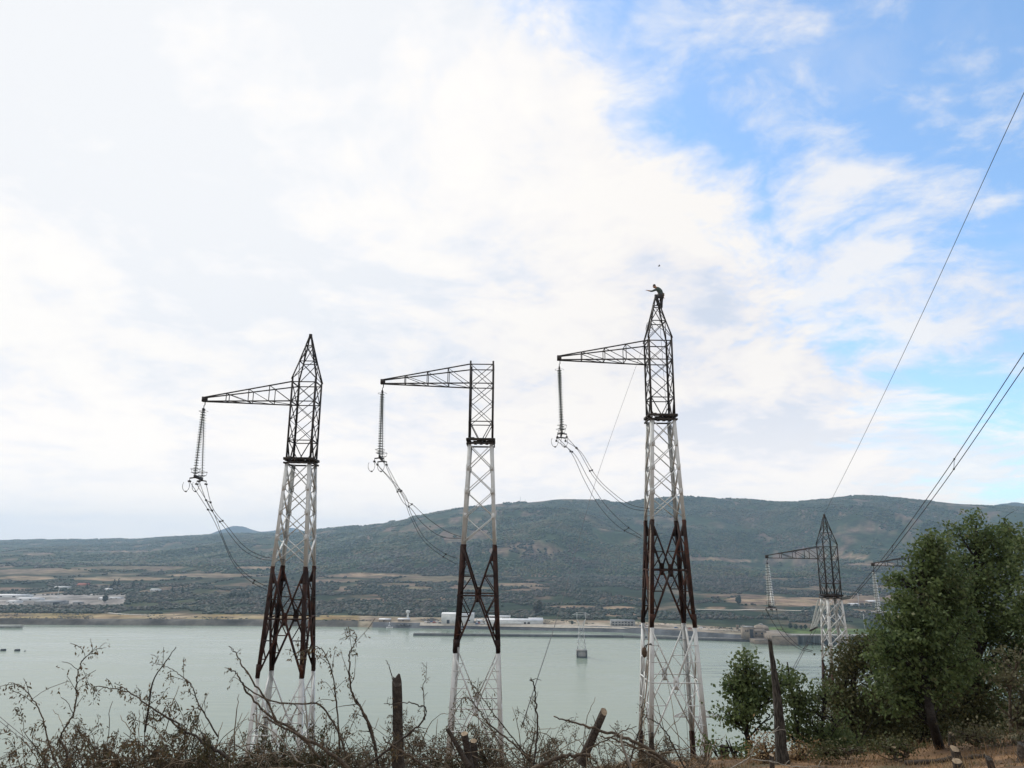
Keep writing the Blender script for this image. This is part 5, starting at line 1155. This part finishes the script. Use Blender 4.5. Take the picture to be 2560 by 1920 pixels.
stump('taller of two sawn stumps left of the bare stem, pale top', gs(1177, 1930, 11), gs(1161, 1834, 11), .058, .048, M_barkd, M_cut, 3)
stump('lower of two sawn stumps, behind the taller one', gs(1188, 1930, 11.3), gs(1184, 1852, 11.3), .055, .048, M_barkd, M_cut, 4)
stump('thick dark leaning trunk stub left of the two sawn stumps', gs(1172, 1915, 10.9), gs(1120, 1824, 10.9), .042, .026, M_barkd, M_barkd, 5, 'broken_branch', 'branch', .12, .05)
stump('short dark stump in front of the manned pylon', gs(1628, 1925, 11.4), gs(1629, 1838, 11.4), .045, .033, M_barkd, M_greyw, 6, snapped=.05)
stump('tall grey rotten trunk with a jagged narrow top before the oak sapling', gs(1957, 1918, 13), gs(1925, 1606, 13), .098, .026, M_greyw, M_greyw, 7, 'dead_tree', 'dead tree', .22, .16, .4, 18, bend=gs(1940, 1745, 13)+np.array([.02, 0, 0]))
stump('thin sawn stump at the foot of the grey rotten trunk', gs(1931, 1928, 12), gs(1929, 1887, 12), .040, .036, M_barkd, M_cut, 8)
stump('thin sawn stump leaning left on the open dry grass', gs(2243, 1905+3, near_hit(2243, 1905)), gs(2234, 1868, near_hit(2243, 1905)), .034, .028, M_barkd, M_cut, 9)
stump('upper sawn stump with a pale top right of the leaning tree trunk', gs(2381, 1866+3, near_hit(2381, 1866)), gs(2379, 1834, near_hit(2381, 1866)), .062, .052, M_barkd, M_cut, 10)
stump('thick stump with a slanting orange cut below the upper sawn stump', gs(2394, 1902+3, near_hit(2394, 1902)), gs(2388, 1874, near_hit(2394, 1902)), .072, .062, M_barkd, M_cut, 11, slant=.5)
stump('low stump with a flat yellow cut touching the lying log', gs(2401, 1925+3, near_hit(2401, 1925)), gs(2393, 1903, near_hit(2401, 1925)), .085, .064, M_barkd, M_cut, 12)
stump('short slanted stub at the right end of the lying log', gs(2484, 1930+3, near_hit(2484, 1930)), gs(2471, 1895, near_hit(2484, 1930)), .045, .038, M_barkd, M_greyw, 13, slant=.4)
stump('dark stump half hidden at the right edge of the photo', gs(2556, 1905+3, near_hit(2556, 1905)), gs(2555, 1860, near_hit(2556, 1905)), .06, .055, M_barkd, M_greyw, 14)
stump('dark wooden stub standing on the grass right of the brown pylon foot', gs(1813, 1908, 15), gs(1810, 1868, 15), .09, .075, M_brown, M_brown, 15, 'wooden_stub', 'stub')

# trees: tapered trunk, limbs, leaf clusters
def tree(name, label, trunk, r0, crowns, seed, leaf, nleaf, lsize, bark=M_oakb, group=None, cat='tree', gaps=.42, nlimb=26, clr=.30, bare=0):
    """trunk: photo points (u, v, D); crowns: ellipsoids (u, v, ru, rv, dD) about the last trunk distance"""
    r_ = np.random.default_rng(seed); st = MB(); lf = MB(); D0 = trunk[-1][2]
    line = catmull([P(*q) for q in trunk], 8); base = line[0]
    st.tube(line, np.linspace(r0, r0*.22, len(line)), 9)
    cen, rad = [], []
    for (u, v, ru, rv, dD) in crowns:
        c = P(u, v, D0+dD); s = (D0+dD)/F; cen.append(c); rad.append((ru*s, (ru+rv)*.5*s, rv*s))
    cen, rad = np.array(cen), np.array(rad); vol = (rad[:, 0]*rad[:, 2]); vol = vol/vol.sum()
    per = 30; ncl = max(8, int(nleaf/per)); pick = r_.choice(len(cen), ncl, p=vol)
    d_ = r_.normal(size=(ncl, 3)); d_ /= np.linalg.norm(d_, axis=1, keepdims=True); q = r_.random(ncl)**.42
    cc_ = cen[pick] + d_*rad[pick]*q[:, None]
    keep = fbm(cc_[:, 0]*1.5+seed, cc_[:, 2]*1.5+cc_[:, 1]*.7, 5, 3) > gaps; cc_ = cc_[keep]
    # limbs to each crown ellipsoid, twigs to the clusters
    for c, rd in zip(cen, rad):
        k = int(np.argmin(np.abs(line[:, 2]-(c[2]-rd[2]*1.4)))) ; k = max(1, min(k, len(line)-2)); a = line[k]
        mid = (a+c)/2 + r_.normal(size=3)*.12*np.linalg.norm(c-a); lb = catmull([a, mid, c], 6)
        st.tube(lb, np.linspace(max(.02, r0*.42), .012, len(lb)), 6)
        near = cc_[np.linalg.norm((cc_-c)/rd, axis=1) < 1.2]
        for e in near[r_.permutation(len(near))[:nlimb]]:
            s_ = lb[r_.integers(2, len(lb))]; m_ = (s_+e)/2 + r_.normal(size=3)*.10*np.linalg.norm(e-s_); tw = catmull([s_, m_, e + (e-s_)*.15], 3)
            st.tube(tw, np.linspace(.013, .005, len(tw)), 4)
    n = len(cc_); L = (cc_[:, None] + r_.normal(size=(n, per, 3))*clr*np.array([.42, .42, .30])).reshape(-1, 3)
    lf.leaves(L, lsize*r_.uniform(.6, 1.3, len(L)), .62, rng=r_)
    for k in range(bare):                        # bare twigs poking out
        e = cc_[r_.integers(n)]; dd = unit(r_.normal(size=3) + (0, -.6, .8)); tw = catmull([e, e+dd*.3+r_.normal(size=3)*.05, e+dd*.6+r_.normal(size=3)*.1], 4); st.tube(tw, np.linspace(.011, .004, len(tw)), 4)
    root = thing(name, label, cat, base, group); st.build('trunk', bark, root, origin=base, smooth=True); lf.build('crown', leaf, root, origin=base)
    return root
tree('oak_sapling', 'green oak sapling behind the grey rotten trunk, water on both sides', [(1868, 1900, 15.5), (1868, 1840, 15.5), (1862, 1770, 15.5), (1868, 1700, 15.5), (1868, 1655, 15.5)], .05,
     [(1868, 1668, 26, 30, 0), (1880, 1708, 42, 36, .1), (1838, 1706, 24, 26, 0), (1850, 1752, 46, 40, -.1), (1905, 1745, 48, 44, .1), (1822, 1785, 30, 24, 0), (1868, 1800, 62, 34, 0), (1925, 1790, 40, 34, 0), (1950, 1708, 26, 30, .2), (1880, 1845, 60, 32, 0)], 301, L_oak, 7000, .085, gaps=.44, nlimb=12)
tree('oak_sapling', 'low oak bush left of the sapling, beside the brown pylon foot', [(1838, 1905, 14.5), (1832, 1880, 14.5), (1822, 1850, 14.5)], .03, [(1815, 1850, 36, 26, 0), (1785, 1868, 24, 18, 0), (1840, 1868, 38, 24, 0)], 302, L_oak, 1500, .08, gaps=.40, nlimb=12)
tree('oak_sapling', 'oak sapling just right of the grey rotten trunk', [(2000, 1895, 16), (1996, 1840, 16), (1985, 1770, 16), (1975, 1700, 16)], .04,
     [(1975, 1712, 26, 34, 0), (1990, 1762, 30, 36, 0), (2010, 1752, 24, 22, 0), (1985, 1830, 36, 34, .3), (2018, 1850, 40, 30, 0), (1968, 1655, 10, 16, 0)], 303, L_oak, 2300, .085, gaps=.44, nlimb=10)
tree('tall_oak', 'green oak with a dark trunk leaning over the dry grass on the right', [(2350, 1874, near_hit(2350, 1872)), (2330, 1800, 12.9), (2312, 1700, 13.2), (2300, 1600, 13.5), (2310, 1480, 13.7), (2335, 1380, 13.8)], .085,
     [(2322, 1390, 40, 40, 0), (2286, 1428, 52, 42, 0), (2318, 1350, 30, 24, 0), (2372, 1362, 44, 38, .3), (2250, 1445, 34, 30, 0), (2262, 1484, 40, 40, -.2), (2340, 1465, 80, 62, 0), (2284, 1545, 70, 50, -.4), (2385, 1430, 70, 66, .3), (2240, 1595, 60, 44, -.6), (2325, 1600, 80, 60, -.4), (2380, 1540, 80, 70, .3), (2205, 1640, 50, 40, -.6), (2290, 1680, 80, 50, -.6), (2370, 1660, 80, 60, -.3), (2235, 1730, 70, 50, -.3), (2320, 1745, 60, 40, -.5)], 304, L_oakd, 23000, .074, gaps=.42, nlimb=12, clr=.22)
tree('tall_oak', 'tallest oak with the highest crown, behind the leaning one', [(2430, 1890, 20), (2435, 1760, 20), (2445, 1600, 20), (2440, 1450, 20), (2440, 1320, 20)], .13,
     [(2440, 1308, 34, 38, 0), (2405, 1345, 50, 44, 0), (2370, 1395, 50, 50, 0), (2400, 1440, 70, 60, 0), (2360, 1500, 70, 70, 0), (2380, 1580, 80, 70, 0),  (2478, 1350, 50, 50, 0), (2530, 1350, 46, 46, .3), (2455, 1430, 90, 74, 0), (2540, 1430, 70, 80, .2), (2470, 1530, 100, 80, 0), (2560, 1540, 80, 90, .2), (2440, 1640, 110, 80, .2), (2540, 1650, 90, 80, .4), (2360, 1660, 80, 70, .5)], 305, L_oakd, 32000, .10, gaps=.40, nlimb=12, clr=.29, bare=14)
tree('tall_oak', 'oak cut by the right edge of the photo', [(2600, 1900, 18), (2590, 1750, 18), (2580, 1550, 18), (2575, 1380, 18)], .11,
     [(2568, 1350, 36, 50, 0), (2590, 1420, 60, 70, 0), (2580, 1500, 60, 70, 0), (2620, 1420, 70, 90, .3), (2640, 1560, 80, 90, 0), (2700, 1480, 80, 120, 0)], 306, L_oak, 7000, .095, gaps=.42, nlimb=10, bare=8)
tree('scrub_oak', 'brown green scrub oak right below the smaller far pylon', [(2130, 1895, 18), (2132, 1800, 18), (2138, 1700, 18), (2150, 1620, 18)], .06,
     [(2160, 1605, 44, 34, 0), (2125, 1640, 36, 30, 0), (2190, 1660, 66, 54, 0), (2110, 1690, 50, 44, 0), (2150, 1740, 80, 60, 0), (2210, 1760, 70, 60, .2), (2090, 1750, 40, 40, -.1), (2170, 1830, 90, 48, 0)], 307, L_brown, 15000, .075, gaps=.38, nlimb=12, clr=.32, bare=12)
tree('scrub_oak', 'leafy green scrub bush between oak sapling and brown scrub oak', [(2060, 1905, 16), (2058, 1850, 16), (2055, 1790, 16), (2060, 1740, 16)], .04,
     [(2062, 1738, 36, 28, 0), (2040, 1772, 34, 26, 0), (2078, 1790, 50, 36, 0), (2050, 1835, 54, 36, 0), (2095, 1858, 50, 28, 0), (2030, 1800, 22, 18, 0)], 308, L_oak, 5600, .07, gaps=.40, nlimb=12, bare=10)
tree('scrub_oak', 'shadowed scrub thicket under the tall oaks', [(2290, 1880, 19), (2285, 1800, 19), (2280, 1720, 19)], .05,
     [(2280, 1700, 80, 60, 0), (2240, 1780, 80, 60, 0), (2330, 1770, 80, 60, .5), (2400, 1750, 90, 70, 1), (2290, 1830, 90, 40, .3), (2440, 1800, 90, 50, 1.2)], 309, L_brown, 17000, .08, gaps=.34, nlimb=12, clr=.36, bare=10)
tree('scrub_oak', 'dark scrub thicket behind the brown scrub oak, lower than it', [(2170, 1930, 23), (2168, 1850, 23), (2165, 1760, 23)], .05,
     [(2120, 1790, 70, 60, 0), (2200, 1760, 80, 70, .5), (2180, 1850, 110, 50, 0), (2090, 1850, 60, 44, 0)], 314, L_brown, 11000, .085, gaps=.24, nlimb=8, clr=.4)
tree('scrub_oak', 'dark green thicket in the shade behind the tall oak trunks', [(2380, 1930, 24), (2385, 1850, 24), (2390, 1740, 24)], .06,
     [(2340, 1720, 110, 80, 0), (2450, 1720, 120, 90, .5), (2300, 1810, 110, 70, 0), (2430, 1820, 120, 70, .3), (2550, 1760, 110, 100, .5)], 315, L_oakd, 19000, .10, gaps=.22, nlimb=8, clr=.45)
tree('pale_bush', 'pale green bush at the right edge above the stumps', [(2530, 1890, 15.5), (2528, 1830, 15.5), (2525, 1750, 15.5), (2530, 1680, 15.5)], .05,
     [(2545, 1655, 40, 46, 0), (2515, 1700, 46, 40, 0), (2560, 1730, 50, 60, 0), (2495, 1765, 40, 34, 0), (2540, 1800, 70, 46, 0), (2470, 1835, 50, 24, 0), (2600, 1800, 60, 60, 0)], 310, L_pale, 7000, .075, gaps=.44, nlimb=16, bare=16, bark=M_bark)
tree('pale_bush', 'low pale bush with dry twigs in front of the smaller far pylon legs', [(2096, 1790, 21), (2095, 1740, 21), (2094, 1690, 21)], .03,
     [(2092, 1668, 28, 22, 0), (2112, 1690, 24, 24, 0), (2078, 1700, 20, 22, 0), (2096, 1730, 34, 34, 0)], 311, L_pale, 900, .06, gaps=.45, nlimb=14, bare=12, bark=M_bark)
tree('dry_bush', 'tan withered bush at the left foot of the grey rotten trunk', [(1918, 1915, 13.4), (1918, 1890, 13.4), (1918, 1870, 13.4)], .012, [(1915, 1872, 24, 26, 0), (1898, 1890, 18, 16, 0), (1935, 1890, 18, 16, 0)], 312, L_grass, 800, .05, gaps=.3, nlimb=20, bark=M_bark, cat='bush')
tree('dry_bush', 'tan withered bush at the right foot of the grey rotten trunk', [(2004, 1915, 13.6), (2004, 1890, 13.6), (2006, 1875, 13.6)], .012, [(2008, 1880, 30, 22, 0), (1988, 1893, 16, 14, 0)], 313, L_grass, 700, .05, gaps=.3, nlimb=20, bark=M_bark, cat='bush')

tree('pale_bush', 'low weedy bush at the right edge beside the dark stump', [(2530, 1886, 12.4), (2530, 1868, 12.4), (2532, 1850, 12.4)], .015, [(2535, 1850, 44, 24, 0), (2500, 1862, 30, 16, 0), (2575, 1850, 40, 30, 0)], 316, L_pale, 1200, .05, gaps=.36, nlimb=16, clr=.24, bark=M_bark)
tree('low_shrub', 'low green shrub at the edge of the dry grass left of the leaning oak trunk', [(2270, 1888, 12.6), (2270, 1872, 12.6), (2268, 1860, 12.6)], .015, [(2262, 1862, 40, 12, 0), (2215, 1868, 44, 10, 0), (2300, 1866, 26, 10, 0)], 317, L_brown, 1000, .05, gaps=.36, nlimb=16, clr=.24, bark=M_bark, cat='bush')
tree('low_shrub', 'low leafy shrub at the edge of the dry grass below the scrub oaks', [(2120, 1900, 13), (2120, 1884, 13), (2120, 1872, 13)], .015, [(2115, 1872, 50, 11, 0), (2160, 1874, 40, 9, 0), (2060, 1880, 46, 11, 0)], 318, L_brown, 1100, .05, gaps=.36, nlimb=16, clr=.24, bark=M_bark, cat='bush')
tree('low_shrub', 'low shrub right of the leaning oak trunk, behind the upper sawn stump', [(2440, 1868, 12.6), (2440, 1852, 12.6), (2442, 1840, 12.6)], .015, [(2440, 1836, 46, 22, 0), (2400, 1842, 26, 14, 0), (2480, 1842, 30, 18, 0)], 319, L_pale, 1000, .05, gaps=.38, nlimb=16, clr=.24, bark=M_bark, cat='bush')

# dry grass and leaf litter on the crest
r_ = np.random.default_rng(55); n = 44000
y_ = 7.5 + 10*r_.random(n)**.8; a_ = np.where(r_.random(n) < .72, r_.uniform(.02, .85, n), r_.uniform(-.8, .1, n)); x_ = a_*y_
kp = fbm(x_*1.1, y_*1.1, 91, 4) + .10*r_.random(n) > .52; x_, y_ = x_[kp], y_[kp]; n = len(x_); z_ = hill_z(x_, y_)
hh = (.03 + .20*r_.random(n)**2.4)*(.25 + 1.6*fbm(x_*1.6, y_*1.6, 92, 3)**1.5); an = r_.uniform(0, 6.28, n); w_ = .006
dxy = np.stack([np.cos(an), np.sin(an)], 1); ln = r_.normal(size=(n, 2))*.5*hh[:, None]
c = np.stack([x_, y_, z_-.01], 1)
v = np.stack([c - np.c_[dxy*w_, 0*hh], c + np.c_[dxy*w_, 0*hh], c + np.c_[ln, hh]], 1).reshape(-1, 3)
b = MB(); b.add(v, np.arange(n)[:, None]*3 + np.arange(3)[None]); tag(b.build('dry_grass', L_grass), kind='stuff')
n = 9000; y_ = 7.5 + 9*r_.random(n); x_ = r_.uniform(-.8, .85, n)*y_; b = MB(); b.leaves(np.stack([x_, y_, hill_z(x_, y_)+.015], 1), .05*r_.uniform(.6, 1.4, n), .5, rng=r_)
tag(b.build('leaf_litter', L_dry), kind='stuff')

# ------------------------------------------------------------------ the air
b = MB(); b.box((0, 4650, 209.5), (24000, 9500, 421))
m = bpy.data.materials.new('hazy_air'); m.use_nodes = True; m.node_tree.nodes.clear(); t = NT(m.node_tree)
pv = t.n('ShaderNodeVolumePrincipled', {'Color': (.56, .77, 1.0, 1), 'Density': 8.2e-5, 'Anisotropy': 0.2})
om = t.n('ShaderNodeOutputMaterial'); t.nt.links.new(pv.outputs[0], om.inputs['Volume'])
ho = tag(b.build('haze', m), kind='stuff')
